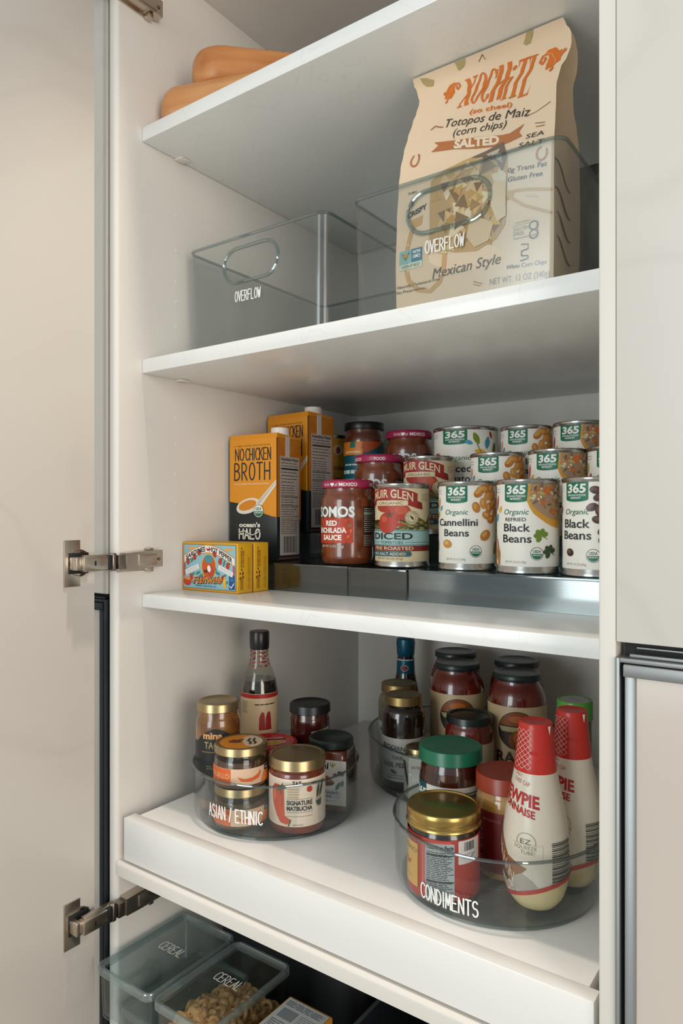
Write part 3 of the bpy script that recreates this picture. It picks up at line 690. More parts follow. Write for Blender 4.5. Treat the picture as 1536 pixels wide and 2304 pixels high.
# ---- broth cartons
def carton(loc, rz, label):
    W, Dp, H = .094, .062, .195
    t = thing('broth_carton', label, 'carton', loc, rz, 'orange broth cartons')
    OR = ink('#e0911b', .38); OD = ink('#bb6f17', .4); BK = ink('#1d2426', .38)
    b = MB(); b.box(-W, 0, 0, 0, Dp, H - .006, BK, bev=.0015)
    b.loft([[(-W, 0, H - .0075), (0, 0, H - .0075), (0, Dp, H - .0075), (-W, Dp, H - .0075)], [(-W + .001, .002, H), (-.001, .002, H), (-.001, Dp - .002, H - .004), (-W + .001, Dp - .002, H - .004)]], OR)
    b.build('carton_body', t)
    b = MB(); p = Print(b, Pl((-W, 0, 0), (1, 0, 0), (0, 0, 1))); w = 94
    p.poly([(.8, 91), (14, 89), (30, 86), (52, 79), (70, 72), (84, 68), (93.2, 67), (93.2, 187.5), (.8, 187.5)], OR, 1)
    p.poly([(.8, 100), (.8, 118), (93, 150), (93, 100)], ink('#e39a25', .38), 2) if False else None
    p.txt('a vegan chicken flavored broth', 46, 176.5, 2.6, BLK, 2, wd=70)
    p.hand('NO', 21, 155, 18, BLK, 17, 1.9, 2, sp=.3); p.hand('CHICKEN', 58, 155, 18, BLK, 49, 1.9, 2, sp=.3); p.hand('BROTH', 46, 124.5, 26, BLK, 70, 2.5, 2, sp=.42)
    p.rect(10, 117.4, 80, 119.0, ink('#e9c9b4'), 2); p.lines(10, 116.6, 80, 119.8, 1, .9, ink('#e8a070'), 3, 2, 0)
    SP = ink('#e6ddcf'); p.ell(38, 84, 24, 11.5, SP, 3, 14); p.ell(37, 85, 18, 7.4, ink('#d9851a'), 4, 14); p.poly([(52, 90), (58, 92), (93, 124), (93, 116), (64, 84), (56, 79), (46, 80)], SP, 3); p.poly([(56, 89), (92, 121), (92, 118.5), (60, 86)], ink('#c9bfb2'), 4)
    usda(p, 59, 76, 10, 5)
    p.txt("ocean's", 41, 51.5, 6.4, ink('#e9e2d6'), 3, wd=42, bold=.04); p.hand('HALO', 41, 33, 15, ink('#e9e2d6'), 41, 2.6, 3, sp=.3)
    p.stroke([(20, 42), (30, 45), (38, 41), (47, 38.5), (55, 41), (62, 46)], 2.2, BK, 6); p.stroke([(20, 42.6), (30, 45.6), (38, 41.6), (47, 39.1), (55, 41.6), (62, 46.6)], 1.4, ink('#e9e2d6'), 7)
    p = Print(b, Pl((0, 0, 0), (0, 1, 0), (0, 0, 1)))
    p.poly([(.8, 67), (61.4, 62), (61.4, 187), (.8, 187)], OD, 1); p.poly([(2, 187), (30, 160), (60, 187)], ink('#c47a1c', .4), 2)
    PN = ink('#b5aba2'); p.rect(7, 8, 57, 160, PN, 2); p.txt('Nutrition Facts', 32, 153.5, 4.2, BLK, 3, wd=44, bold=.03)
    p.lines(10, 143, 54, 152, 2, .9, BLK, 3, 3); p.rect(10, 139.5, 54, 142, BLK, 3); p.lines(10, 118, 54, 138, 4, 1.0, BLK, 3, 4); p.lines(10, 62, 54, 117, 15, 1.0, ink('#4b4644'), 3, 5); p.lines(10, 40, 54, 60, 7, .9, ink('#4b4644'), 3, 6, .1)
    for z in (130, 98, 84, 61): p.rect(10, z, 54, z + .7, BLK, 4)
    p.barcode(16, 12, 50, 37, ink('#3c4245'), 3, 8)
    p.rect(4, 2, 60, 5, ink('#6b4038'), 2)
    b.build('carton_print', t)
    b = MB(); b.box(.0003, .021, H - .036, .0011, .031, H - .004, mat('pull_tab_film', '#c9c2c0', .35)); b.build('pull_tab', t)
    b = MB(); b.lathe([(0, 0), (.0150, 0), (.0150, .0030), (.0138, .0032), (.0138, .0120), (.0130, .0130), (0, .0130)], WHITEP, 40, Matrix.Translation((-.017, .030, H - .0028)), rmod=lambda a: 1 + .012 * math.cos(40 * a)); b.build('screw_cap', t)
    return t
k1 = carton((0.1000, 0.1715, T1), rad(3.5), 'orange and black broth carton at the front, in full view')
dup(k1, (0.0985, 0.2490, T2), rad(-5), 'orange and black broth carton standing behind the front carton')

# ---- sardine boxes
def sardines(loc, label, full):
    W, Dp, H = .1125, .0305, .0705
    t = thing('sardine_box', label, 'box', loc, 0, 'yellow sardine boxes')
    YL = mat('sardine_card', '#d9a51c', .42); b = MB(); b.box(0, 0, 0, W, Dp, H, YL, bev=.0016, seg=3); b.build('box_body', t)
    b = MB(); p = Print(b, Pl((0, 0, 0), (1, 0, 0), (0, 0, 1))); w = 112.5
    p.rect(2, 2, 110.5, 68.5, ink('#d9912f'), 1); p.rect(3, 3.4, 109.6, 67.4, ink('#31506b'), 2); p.rect(3.6, 4, 109, 66.8, ink('#8dbcc8'), 3)
    bow = lambda x: 46 + 13 * math.cos((x - 54) / 54 * PI * .62) - 1
    xs = [5 + 102 * k / 24 for k in range(25)]
    p.poly([(x, bow(x) + 9.5) for x in xs] + [(x, bow(x) - 3.2) for x in xs[::-1]], ink('#c98a35'), 4); p.poly([(x, bow(x) + 8) for x in xs] + [(x, bow(x) - 1.8) for x in xs[::-1]], ink('#efe6da'), 5)
    p.txt('SARDINES', 29, 0, 6.6, BLK, 6, wd=40, bold=.03, warp=lambda x, y: (x, y + bow(x) - .2)); p.txt('HOT PEPPER', 80, 0, 6.6, BLK, 6, wd=46, bold=.03, warp=lambda x, y: (x, y + bow(x) - .2))
    p.ell(55, 61.5, 3.4, 3, RED, 7); p.ell(55, 63, 2.8, 1.2, WHT, 8)
    p.ell(56, 36, 15.2, 18.5, ink('#e9b53a'), 4); p.ell(56, 36, 13.8, 17, ink('#c9571f'), 5); p.ell(60, 30, 7, 9, ink('#b8472a'), 6, 30); p.ell(56, 47, 9, 6, ink('#4f8a97'), 6); p.ell(57, 33, 3.4, 5, WHT, 7, 15); p.ell(50, 29, 4, 2.4, BRN, 7)
    for x, z, rt in ((13, 42, 10), (27, 49, 0), (37, 56, -20), (79, 44, 0), (94, 38, 0), (68, 54, 20), (20, 20, 20), (84, 20, -20), (44, 17, 0)): p.ell(x, z, 3.6, 5, ink('#b3372a'), 5, rt); p.leaf(x + 4, z + 4, 8, 3.4, ink('#2f7a6b'), 4, 40)
    for x, z, rt in ((22, 45, 60), (87, 42, 70), (34, 26, 20), (74, 27, -20), (60, 20, 10), (40, 22, 30), (68, 34, -40), (26, 14, 30), (90, 14, 20)): p.leaf(x, z, 12, 4.4, ink('#3a8574'), 4, rt)
    for s, cx in ((1, 22), (-1, 90)):
        c0, s0 = math.cos(rad(20)), s * math.sin(rad(20)); p.poly([(cx + a * c0 - e * s0, 31 + a * s0 + e * c0) for a, e in ((-15, -3.6), (15, -3.6), (15, 3.6), (-15, 3.6))], ink('#e6e2da'), 6)
        for e in (-1.2, 1.2): p.stroke([(cx - 12 * c0 - e * s0, 31 - 12 * s0 + e * c0), (cx + 12 * c0 - e * s0, 31 + 12 * s0 + e * c0)], .45, ink('#8a8f94'), 7, False)
    p.leaf(5.4, 30, 26, 5, ink('#a85a6a'), 4, 88); p.leaf(106, 32, 26, 5, ink('#a85a6a'), 4, 92); p.ell(12, 13, 8.4, 6.4, ink('#c23a22'), 5); p.ell(13, 17, 6, 2.2, ink('#d98a2c'), 6)
    p.txt('Fishwife', 53.4, 11.3, 10, ink('#4a2a1a'), 6, wd=58, bold=.05, shear=.25, slope=.05); p.txt('Fishwife', 53, 12, 10, ink('#d98a3a'), 8, wd=58, bold=.015, shear=.25, slope=.05)
    p.txt('TINNED SEAFOOD CO.', 50, 6.4, 2.6, ink('#2c5f86'), 6, wd=44); p.rect(85, 6.5, 90.5, 19, YEL, 6); p.rect(86.6, 19, 89, 23, YEL, 6); p.ell(20, 62, 9, 2.2, ink('#d9a25a'), 4); p.ell(96, 61, 9, 2.2, ink('#d9a25a'), 4)
    p.rrect(96.5, 5.4, 107.8, 25, 1, ink('#1f4f82'), 6); p.stroke([(98, 10), (101, 7.6), (106, 14)], 1.3, WHT, 7); p.ell(102, 19, 4, 2.4, ink('#3b6f9e'), 7)
    p = Print(b, Pl((W, 0, 0), (0, 1, 0), (0, 0, 1)))
    br = ink('#8a5f12'); p.rect(6, 34, 6.6, 62, br, 1); p.barcode(6.6, 36, 13, 60, br, 1, 3, True); p.barcode(5, 5, 11, 24, br, 1, 4, True); p.barcode(20, 6, 25, 50, ink('#b3861a'), 1, 5, True); p.ell(8, 63, 1, 1.2, BRN, 2)
    for x, z in ((8, 33), (10.5, 29), (5, 28), (11, 23), (4.4, 21), (10, 27)): p.ell(x, z, 1.3, 1.5, BRN, 2)
    b.build('box_print', t); return t
s1 = sardines((-0.0000 + 0.0012, 0.0728, Z3 + .0002), 'yellow sardine box in front, illustrated face in full view', True)
dup(s1, (0.0022, 0.1055, Z3 + .0002), 0, 'yellow sardine box standing directly behind the front sardine box')
# ================================================================== upper shelves: wooden boards, clear bins, chip bag
Z2 = 1.6192; Z1 = 1.9430
WOOD = mottled('warm_wood', '#b5713c', '#c98a52', 9, rough=.38, stretch=(1, 7, 7), detail=5)
WOOD2 = mottled('warm_wood_pale', '#c4824c', '#d39a63', 9, rough=.38, stretch=(1, 7, 7), detail=5)
def slab(name, label, loc, rz, L, Wd, H, r, bull, m):
    b = MB(); loops = []
    for k in range(9):
        a = rad(-90 + 180 * k / 8); ins = bull * (1 - math.cos(a)); z = H / 2 + (H / 2) * math.sin(a)
        loops.append([(x, y, z) for x, y, _ in rrect(ins, ins, L - ins, Wd - ins, max(r - ins, .004), 0, 8)])
    b.loft(loops, m); o = b.build(name); o['label'] = label; o['category'] = 'board'; o['group'] = 'wooden boards on the top shelf'
    o.location = loc; o.rotation_euler = (0, 0, rz); return o
slab('wooden_board', 'thick warm wooden board with rounded end, lying on the highest shelf', (.0142, .0070, Z1 + .0002), rad(19), .30, .062, .058, .0305, .014, WOOD2)
slab('wooden_board', 'thick wooden block with rounded corner resting on the other wooden board', (.0770, .0190, Z1 + .0584), rad(45), .34, .10, .046, .046, .006, WOOD)

BINP = clear('clear_bin_plastic', '#f7f9f9', 0.22, 0.06)
BINR = clear('clear_bin_rim', '#d9e4e5', 0.06, 0.18)
LETTER = mat('white_lettering', '#f1efe9', .5)
def bin_box(x0, x1, label, word_x, word_z, word_w, slot):
    y0, y1, H = .0700, .400, .1660; W = x1 - x0
    t = thing('storage_bin', label, 'bin', (x0, y0, Z2 + .0004), 0, 'clear overflow bins')
    b = MB(); tp = .0045; th = .0026; r = .016
    def lp(z, ins): k = tp * (1 - z / H) + ins; return rrect(k, k, W - k, (y1 - y0) - k, max(r - ins, .004), z, 7)
    b.loft([lp(0, .004), lp(.003, 0), lp(H * .5, 0), lp(H - .001, 0), lp(H, .0006), lp(H, th - .0006), lp(H - .001, th), lp(H * .5, th), lp(.0045, th), lp(.0035, th + .003)], BINP)
    body = b.build('bin_body', t)
    # stadium shaped hand hole through the front wall
    sx0, sx1, sz, sr = slot
    def stad(k, y):
        return [(sx1 - sr + (sr + k) * math.cos(rad(a)), y, sz + (sr + k) * math.sin(rad(a))) for a in range(-90, 91, 15)] + [(sx0 + sr + (sr + k) * math.cos(rad(a)), y, sz + (sr + k) * math.sin(rad(a))) for a in range(90, 271, 15)]
    c = MB(); c.loft([stad(0, -.02), stad(0, .02)], BINP); cut = c.build('cutter')
    bm = bmesh.new(); bm.from_mesh(cut.data); bmesh.ops.recalc_face_normals(bm, faces=bm.faces[:]); bm.to_mesh(cut.data); bm.free()
    bm = bmesh.new(); bm.from_mesh(body.data); bmesh.ops.recalc_face_normals(bm, faces=bm.faces[:]); bm.to_mesh(body.data); bm.free()
    md = body.modifiers.new('hole', 'BOOLEAN'); md.operation = 'DIFFERENCE'; md.object = cut; md.solver = 'EXACT'
    dg = bpy.context.evaluated_depsgraph_get(); me = D.meshes.new_from_object(body.evaluated_get(dg)); body.modifiers.clear(); body.data = me
    D.objects.remove(cut)
    b = MB(); yy = tp * (1 - sz / H) + th / 2
    b.tube(stad(.0012, yy), .0026, BINR, 8, True); b.build('hand_hole_rim', t)
    b = MB(); b.tube([(x, y, H) for x, y, _ in lp(H, th / 2)], .0021, BINR, 6, True); b.build('top_rim', t)
    b = MB(); p = Print(b, Pl((0, tp * .35, 0), (1, 0, 0), (0, 0, 1)), base=.0004)
    p.hand('OVERFLOW', word_x, word_z, 13.5, LETTER, word_w, 1.5, 1, sp=.30, slope=-.03); b.build('lettering', t)
    return t
bin_box(.0145, .2680, 'empty clear overflow bin at the left, by the cabinet wall', 119.5, 77.5, 47, (.0745, .1720, .128, .0225))
bin_box(.3060, .5690, 'clear overflow bin holding the tall corn chip bag', 127.5, 79.5, 48, (.0810, .1810, .128, .0225))

# ---- the paper chip bag standing in the right bin
t = thing('chip_bag', 'tall cream paper corn chip bag standing in the right clear bin', 'bag', (.3670, .0780, Z2 + .0050))
PAPER = mat('cream_paper', '#ecd0b0', .55, bump=.15, bscale=60)
W = 189.0
ROWS = [  # z, left x, right x, front y, back y  (mm)
 (0, 2, 187, 3, 78), (20, 0, 188, 0, 80), (70, 0, 189, -1.5, 84), (120, 1.5, 189, -1.5, 86), (165, 3.5, 189, -.5, 84), (185, 5, 189.5, 1, 80),
 (205, 8, 189.5, 3.5, 72), (222, 12, 189, 6, 62), (238, 17, 192, 8, 50), (252, 22, 200, 10, 40), (262, 25, 203, 11, 32), (276, 21, 202, 13, 26), (288, 15, 196, 15.5, 20), (297, 12.5, 192, 17, 18)]
def bagrow(z):
    for a, c in zip(ROWS, ROWS[1:]):
        if a[0] <= z <= c[0]:
            f = (z - a[0]) / (c[0] - a[0]); f = f * f * (3 - 2 * f); return [a[i] + (c[i] - a[i]) * f for i in range(5)]
    return ROWS[-1] if z > 0 else ROWS[0]
def bagfront(u, z):          # u mm across the flat paper, z mm up it
    _, l, r, yf, yb = bagrow(max(0, min(297, z))); f = (u - 0) / W; x = l + (r - l) * f
    bulge = 2.2 * math.sin(PI * max(0, min(1, f))) * math.sin(PI * max(0, min(1, z / 297)))
    wr = .7 * math.sin(z * .09 + f * 5) * math.sin(PI * max(0, min(1, f))) + (.5 * math.sin((z - 240) * .2 + f * 3.1) if z > 225 else 0) * math.sin(PI * max(0, min(1, f)))
    return x, yf - bulge - wr
b = MB(); loops = []
zs = [297 * k / 54 for k in range(55)]
for z in zs:
    _, l, r, yf, yb = bagrow(z); lp = []
    for k in range(25): x, y = bagfront(W * k / 24, z); lp.append((x / 1000, y / 1000, z / 1000))
    m = (yf + yb) / 2; g = min(9.0, (yb - yf) * .28) * (1 if z > 120 else .5)
    for k in range(1, 5): q = k / 5; lp.append(((r - g * math.sin(PI * q)) / 1000, (yf + (yb - yf) * q) / 1000, z / 1000))
    for k in range(9): lp.append(((r + (l - r) * k / 8) / 1000, yb / 1000, z / 1000))
    for k in range(1, 5): q = 1 - k / 5; lp.append(((l + g * math.sin(PI * q)) / 1000, (yf + (yb - yf) * q) / 1000, z / 1000))
    loops.append(lp)
b.loft(loops, PAPER); b.build('paper_bag', t, ang=60)
b = MB()
p = Print(b, Fn(lambda x, y, o: (lambda q: (q[0] / 1000, q[1] / 1000 - o, y / 1000))(bagfront(x, y))), base=.0004, step=.0001)
OG = ink('#d9701c'); DK = ink('#3b3430'); RB = ink('#b9713f'); TAN = ink('#cfa66f'); TPE = ink('#b3a06a'); BRW = ink('#9a6548')
def sv(x, y): return (x, y)
sl = -.165
# word mark: condensed display capitals on a rising line
def band(outer, inner, m, L):
    n = len(outer); p.faces(outer + inner, [[k, (k + 1) % n, n + (k + 1) % n, n + k] for k in range(n)], m, L)
def glyph(ch, x, y, w, h, m, L=3):
    T = w * .34; t2 = w * .13
    if ch == 'X':
        p.poly([(x, y + h), (x + T, y + h), (x + w, y), (x + w - T, y)], m, L); p.poly([(x + w - t2, y + h), (x + w, y + h), (x + t2, y), (x, y)], m, L)
        for a, c in ((x - w * .08, y), (x + w * .6, y), (x - w * .08, y + h - t2 * .8), (x + w * .65, y + h - t2 * .8)): p.rect(a, c, a + w * .45, c + t2 * .8, m, L)
    elif ch in 'OC':
        n = 28; A = [(x + w / 2 + w / 2 * math.cos(2 * PI * k / n), y + h / 2 + h / 2 * math.sin(2 * PI * k / n)) for k in range(n)]
        B = [(x + w / 2 + w * .22 * math.cos(2 * PI * k / n), y + h / 2 + h * .45 * math.sin(2 * PI * k / n)) for k in range(n)]
        if ch == 'O': band(A, B, m, L)
        else:
            ks = [k for k in range(n + 1) if not (k < 3 or k > n - 3)]
            for a, c in zip(ks, ks[1:]): p.poly([A[a % n], A[c % n], B[c % n], B[a % n]], m, L)
            p.rect(x + w * .80, y + h * .66, x + w * .92, y + h * .92, m, L); p.rect(x + w * .80, y + h * .08, x + w * .90, y + h * .22, m, L)
    elif ch == 'H':
        p.rect(x, y, x + T, y + h, m, L); p.rect(x + w - T, y, x + w, y + h, m, L); p.poly([(x + T, y + h * .42), (x + w - T, y + h * .50), (x + w - T, y + h * .56), (x + T, y + h * .48)], m, L)
    elif ch == 'i':
        p.rect(x + w * .25, y, x + w * .75, y + h * .62, m, L); p.ell(x + w * .5, y + h * .86, w * .32, w * .32, m, L); p.rect(x, y, x + w, y + t2, m, L); p.rect(x, y + h * .58, x + w * .5, y + h * .62, m, L)
    elif ch == 'T':
        p.rect(x + w * .35, y, x + w * .68, y + h, m, L); p.rect(x, y + h - t2 * 1.1, x + w, y + h, m, L); p.poly([(x, y + h), (x + t2, y + h), (x, y + h * .78)], m, L); p.poly([(x + w, y + h), (x + w - t2, y + h), (x + w, y + h * .78)], m, L); p.rect(x + w * .2, y, x + w * .85, y + t2, m, L)
    elif ch == 'L':
        p.rect(x + w * .1, y, x + w * .42, y + h, m, L); p.rect(x, y, x + w * .9, y + t2, m, L); p.poly([(x + w, y + h * .26), (x + w * .9, y), (x + w * .5, y), (x + w * .86, y + t2)], m, L); p.rect(x - w * .05, y + h - t2 * .8, x + w * .6, y + h, m, L)
xx = 64.5
for ch, wdt, hh, dy in (('X', 15, 31, 0), ('O', 14.5, 33, -1.5), ('C', 14, 35, -4), ('H', 16.5, 38, -7), ('i', 8, 37, -9.5), ('T', 14.5, 39.5, -11), ('L', 14, 42, -14)):
    wdt *= .93; glyph(ch, xx, 236 + dy, wdt, hh, OG); xx += wdt + .55
p.txt('(so cheel)', 112, 219, 5.2, OG, 3, wd=54, bold=.02, slope=sl)
p.txt('Totopos de Maiz', 106, 207.5, 9.6, DK, 3, wd=108, shear=.25, slope=-.19); p.txt('(corn chips)', 101, 197.5, 8.4, DK, 3, wd=66, shear=.25, slope=-.16)
p.stroke([(34, 221), (40, 223.5), (46, 220.5), (51, 219)], 1.2, BRW, 3); p.stroke([(156, 197), (168, 199), (183, 205)], .7, BRW, 3)
p.poly([(43, 203.5), (72, 197), (100, 191.5), (130, 184.5), (140, 183.5), (156, 189), (150, 182), (154, 176.5), (140, 174), (128, 173.5), (100, 179), (72, 187), (41.5, 193), (50, 198)], RB, 3)
p.txt('SALTED', 100, 181.8, 8.6, ink('#ecd9bd'), 5, wd=56, bold=.05, slope=-.22)
p.txt('SEA', 168, 171.5, 4.6, DK, 3, wd=20, slope=-.05, shear=.3); p.txt('SALT', 164, 163.5, 4.6, DK, 3, wd=27, slope=-.10, shear=.3)
for x, z, a in ((20, 190, 0), (176, 152, -25)):
    p.stroke([(x + 5.6 * math.cos(rad(q + a)), z + 7 * math.sin(rad(q + a))) for q in range(125, 416, 24)], 2.0, RB, 3)
def scroll(x, z, k, rt, flip):
    c, s = math.cos(rad(rt)), math.sin(rad(rt))
    def tr(a, e): a *= flip; return (x + k * (a * c - e * s), z + k * (a * s + e * c))
    p.stroke([tr(*q) for q in ((-10, 1), (-9, -4), (-5, -5), (-4, -1), (-6, 0))], 2.4 * k, OG, 3)
    p.poly([tr(*q) for q in ((-10, 1), (-7, 7), (0, 10), (6, 7), (8, 9), (10, 6), (13, 6), (12, 2), (14, 0), (11, -3), (12, -7), (9, -6), (6, -9), (4, -4), (0, -5), (-1, 1), (-5, 3))], OG, 3)
    for q in ((12, 8), (13, -7.5)): X, Y = tr(*q); p.ell(X, Y, 2 * k, 2 * k, OG, 3)
    p.stroke([tr(*q) for q in ((-7, 4), (0, 4), (7, 0), (11, -4))], .5 * k, ink('#eeb072'), 4)
scroll(168, 254, 1.08, -22, 1); scroll(48, 261, .86, 35, -1)
for q in ([(10, 294), (19, 290), (27, 284), (22, 276), (14, 279)], [(58, 296), (72, 296), (68, 286), (60, 282)], [(148, 296.5), (156, 296.5), (147, 282), (141, 281), (140, 285)]): p.poly(q, TPE, 2)
p.stroke([(86, 284), (92, 292), (94, 284)], .8, ink('#5c4a36'), 3); p.stroke([(168, 186), (178, 184)], .8, BRW, 3); p.stroke([(169, 182), (178, 181)], .8, BRW, 3)
# the see-through window with chips behind it
WIN = [(45, 90), (45, 158), (60, 166), (86, 170), (112, 172), (132, 176), (138, 160), (139, 120), (137, 88), (126, 74), (104, 66), (78, 70), (58, 78)]
p.poly(WIN, ink('#c9a26b', .3), 2)
rn = random.Random(12)
cc = ['#d9b478', '#c79c5a', '#e3c795', '#a9814a', '#ddb98a', '#8a6a44', '#e8d3ae', '#b98f4e']
for i in range(70):
    z = rn.uniform(74, 164); x = rn.uniform(50, 132); s = rn.uniform(8, 17); a0 = rn.uniform(0, 120)
    if z > 150 and x < 62 or z < 84 and (x < 60 or x > 122): continue
    tri = [(x + s * .75 * math.cos(rad(a0 + d)), z + s * .75 * math.sin(rad(a0 + d))) for d in (0, 110, 235)]
    if any(q[0] < 45.5 or q[0] > 137 or q[1] < 68 or q[1] > 172 for q in tri): continue
    p.poly(tri, ink(cc[i % 8], .35), 3 + i % 7)
for q, c in (([(96, 170), (114, 172), (133, 176), (138, 160), (132, 142), (126, 158), (112, 166)], '#7b6a5a'), ([(114, 168), (130, 170), (134, 152), (126, 160)], '#c9b8a4'), ([(122, 130), (130, 150), (138, 140), (138, 96), (128, 92), (121, 110)], '#e6d2b4'), ([(96, 104), (110, 100), (124, 92), (118, 74), (102, 70), (92, 84)], '#dcc29c')):
    p.poly(q, ink(c, .25), 11)
p.txt('&', 21, 136, 5.4, BLK, 3); p.txt('CRISPY', 28, 125.5, 5.6, BLK, 3, wd=26, bold=.03, slope=.22); p.txt('THIN', 20, 150, 3, BLK, 3, wd=12)
p.txt('0g Trans Fat', 160, 139.5, 5.0, DK, 3, wd=43, slope=-.10, bold=.01, shear=.12); p.txt('Gluten Free', 158, 130, 5.0, DK, 3, wd=38, slope=-.08, bold=.01, shear=.12)
p.stroke([(136, 118), (148, 120), (162, 118), (186, 112)], 3.0, TAN, 2); p.stroke([(140, 116), (158, 102), (186, 88)], 3.0, TAN, 2); p.ell(141, 117, 5, 5, TAN, 2); p.stroke([(160, 112), (172, 108)], 1.6, ink('#dcc39a'), 3)
p.stroke([(26, 118), (20, 104), (16, 88), (14, 66), (18, 50), (30, 38), (46, 34), (58, 42), (64, 58), (66, 74)], 5.4, ink('#d3a468'), 1); p.poly([(20, 120), (36, 122), (34, 112), (22, 110)], ink('#d3a468'), 1)
for x, z in ((22, 110), (17, 92), (17, 62), (26, 44), (44, 37), (60, 50)): p.ell(x, z, 1, 1.2, ink('#eddcc0'), 3)
p.rect(6, 64, 36, 86, ink('#8db9b4'), 4); p.rect(22, 71, 36, 86, ink('#4b7a8c'), 5); p.txt('NON', 29, 80, 4, WHT, 6, wd=10, bold=.02); p.txt('GMO', 29, 75, 4, WHT, 6, wd=10, bold=.02); p.rect(6, 64, 36, 70, ink('#dbe0d2'), 5); p.txt('VERIFIED', 21, 65.4, 3.4, ink('#6b7a3a'), 6, wd=26, bold=.02)
p.stroke([(10, 82), (14, 75), (19, 83)], 1.4, ink('#3f7a4a'), 6); p.ell(14, 80, 3, 2.4, ink('#d98a3a'), 7)
p.rect(146, 69, 172, 83, GRY, 3); p.rect(146.8, 69.8, 171, 82.2, PAPER, 4); p.txt('GLUTEN', 155, 77, 3.6, ink('#4d5d5e'), 5, wd=15); p.txt('FREE', 152.5, 72, 3.6, ink('#4d5d5e'), 5, wd=10); p.ring(168, 79, 5, 1.4, ink('#4d5d5e'), 6); p.ring(168, 70, 5, 1.4, ink('#4d5d5e'), 6); p.txt('CERTIFIED', 156, 84.5, 2, GRY, 4, wd=16)
p.stroke([(155, 62), (162, 61), (162, 56), (155, 55), (155, 50), (162, 49), (162, 46), (154, 45)], 1.1, ink('#4d5d5e'), 3)
p.txt('Mexican Style', 90, 47, 10.5, ink('#5d5650'), 3, wd=82, shear=.28); p.txt('White Corn Chips', 160, 38, 4.2, ink('#4d5d66'), 3, wd=44, slope=-.05, shear=.1)
p.txt('NET WT. 12 OZ (340g)', 152, 25, 6.4, ink('#8a8078'), 3, wd=66, slope=-.05); p.txt('Naturally Cholesterol Free', 30, 43.5, 3.2, DK, 4, wd=56, shear=.12); p.txt('No Preservatives', 20, 37.5, 3.2, DK, 4, wd=38, shear=.12)
p.stroke([(100, 34), (110, 30)], .8, BRW, 3); p.stroke([(100, 31), (108, 28)], .8, BRW, 3); p.stroke([(74, 152), (84, 156)], 1.2, TAN, 12)
b.build('bag_print', t, ang=60)
b = MB()
for z0, a, m in ((150, 20, 0), (120, 30, 1), (95, 24, 2), (70, 28, 3)):
    P2 = [(189.6 - 4, 12 + k * 8, z0 - 3 * k + 4 * math.sin(k)) for k in range(7)]
    b.tube([((x + .3) / 1000, y / 1000, z / 1000) for x, y, z in P2], .0009, ink('#7d6048'), 5)
b.build('side_print', t)
# ---- dark glossy bag in the same bin's far corner
t = thing('snack_bag', 'dark glossy snack bag sliver behind the chip bag at the right edge', 'bag', (.470, .232, Z2 + .0050))
b = MB(); loops = []
for z, wd, dp in ((0, .085, .045), (.06, .088, .055), (.12, .088, .050), (.165, .086, .032), (.19, .088, .010), (.20, .090, .003)):
    loops.append([(x + .003 * math.sin(z * 60 + x * 50), y, z) for x, y, _ in rrect(0, -dp, wd, dp, min(dp * .8, .012), 0, 4)])
b.loft(loops, mottled('dark_foil', '#2c2a22', '#4a4436', 30, rough=.25, coat=.6, bump=.6)); b.build('foil_bag', t)
# ================================================================== pull-out shelf: three turntables and what they hold
ZT = 0.9957; FL = ZT + 0.0070
TRN = clear('turntable_acrylic', '#f8fafa', 0.03, 0.045)
TRNR = clear('turntable_rim', '#c3cdcf', 0.05, 0.18)
TRNB = clear('turntable_base', '#dfe6e6', 0.08, 0.09)
def turntable(loc, R, label, word=None, face=0, warc=80, wz=20, wh=16):
    t = thing('turntable', label, 'turntable', loc, 0, 'clear turntables')
    H = .0710; rb = R - .0035; th = .0022
    b = MB(); b.lathe([(0, .0055), (rb - .004, .0055), (rb, .0075), (rb + .001, .012), (R - .001, H - .003), (R, H), (R - .0004, H + .0006), (R - th, H), (R - th - .0012, H - .003), (rb + .001 - th, .012), (rb - .004, .0068), (0, .0068)], TRN, 96); b.build('bowl', t)
    b = MB(); b.tube([((R - th / 2) * math.cos(2 * PI * k / 96), (R - th / 2) * math.sin(2 * PI * k / 96), H) for k in range(96)], .0017, TRNR, 8, True); b.build('rim', t)
    b = MB(); b.lathe([(0, .0003), (rb - .010, .0003), (rb - .006, .0008), (rb - .006, .0040), (rb - .010, .0046), (0, .0046)], TRNB, 96)
    for q in (.35, .6, .82): b.tube([(rb * q * math.cos(2 * PI * k / 64), rb * q * math.sin(2 * PI * k / 64), .0049) for k in range(64)], .0006, TRNB, 5, True)
    b.build('base_disc', t)
    if word:
        b = MB(); rf = lambda z: (rb + .001) + (R - .001 - rb - .001) * max(0, (z - .012)) / (H - .015)
        p = Print(b, Cyl(R, face, rf=rf), base=.0005); p.hand(word, 0, wz, wh, LETTER, warc, 1.7, 1, sp=.34); b.build('lettering', t)
    return t
turntable((.155, .107, ZT), .1145, 'clear turntable at the left, lettered for Asian and ethnic jars', 'ASIAN / ETHNIC', -78, 80, 24, 16)
turntable((.480, .1075, ZT), .1155, 'clear turntable at the front right, lettered for condiments', 'CONDIMENTS', -92, 66, 14, 15)
turntable((.318, .3637, ZT), .150, 'large clear turntable at the back, holding the tomato sauce jars')

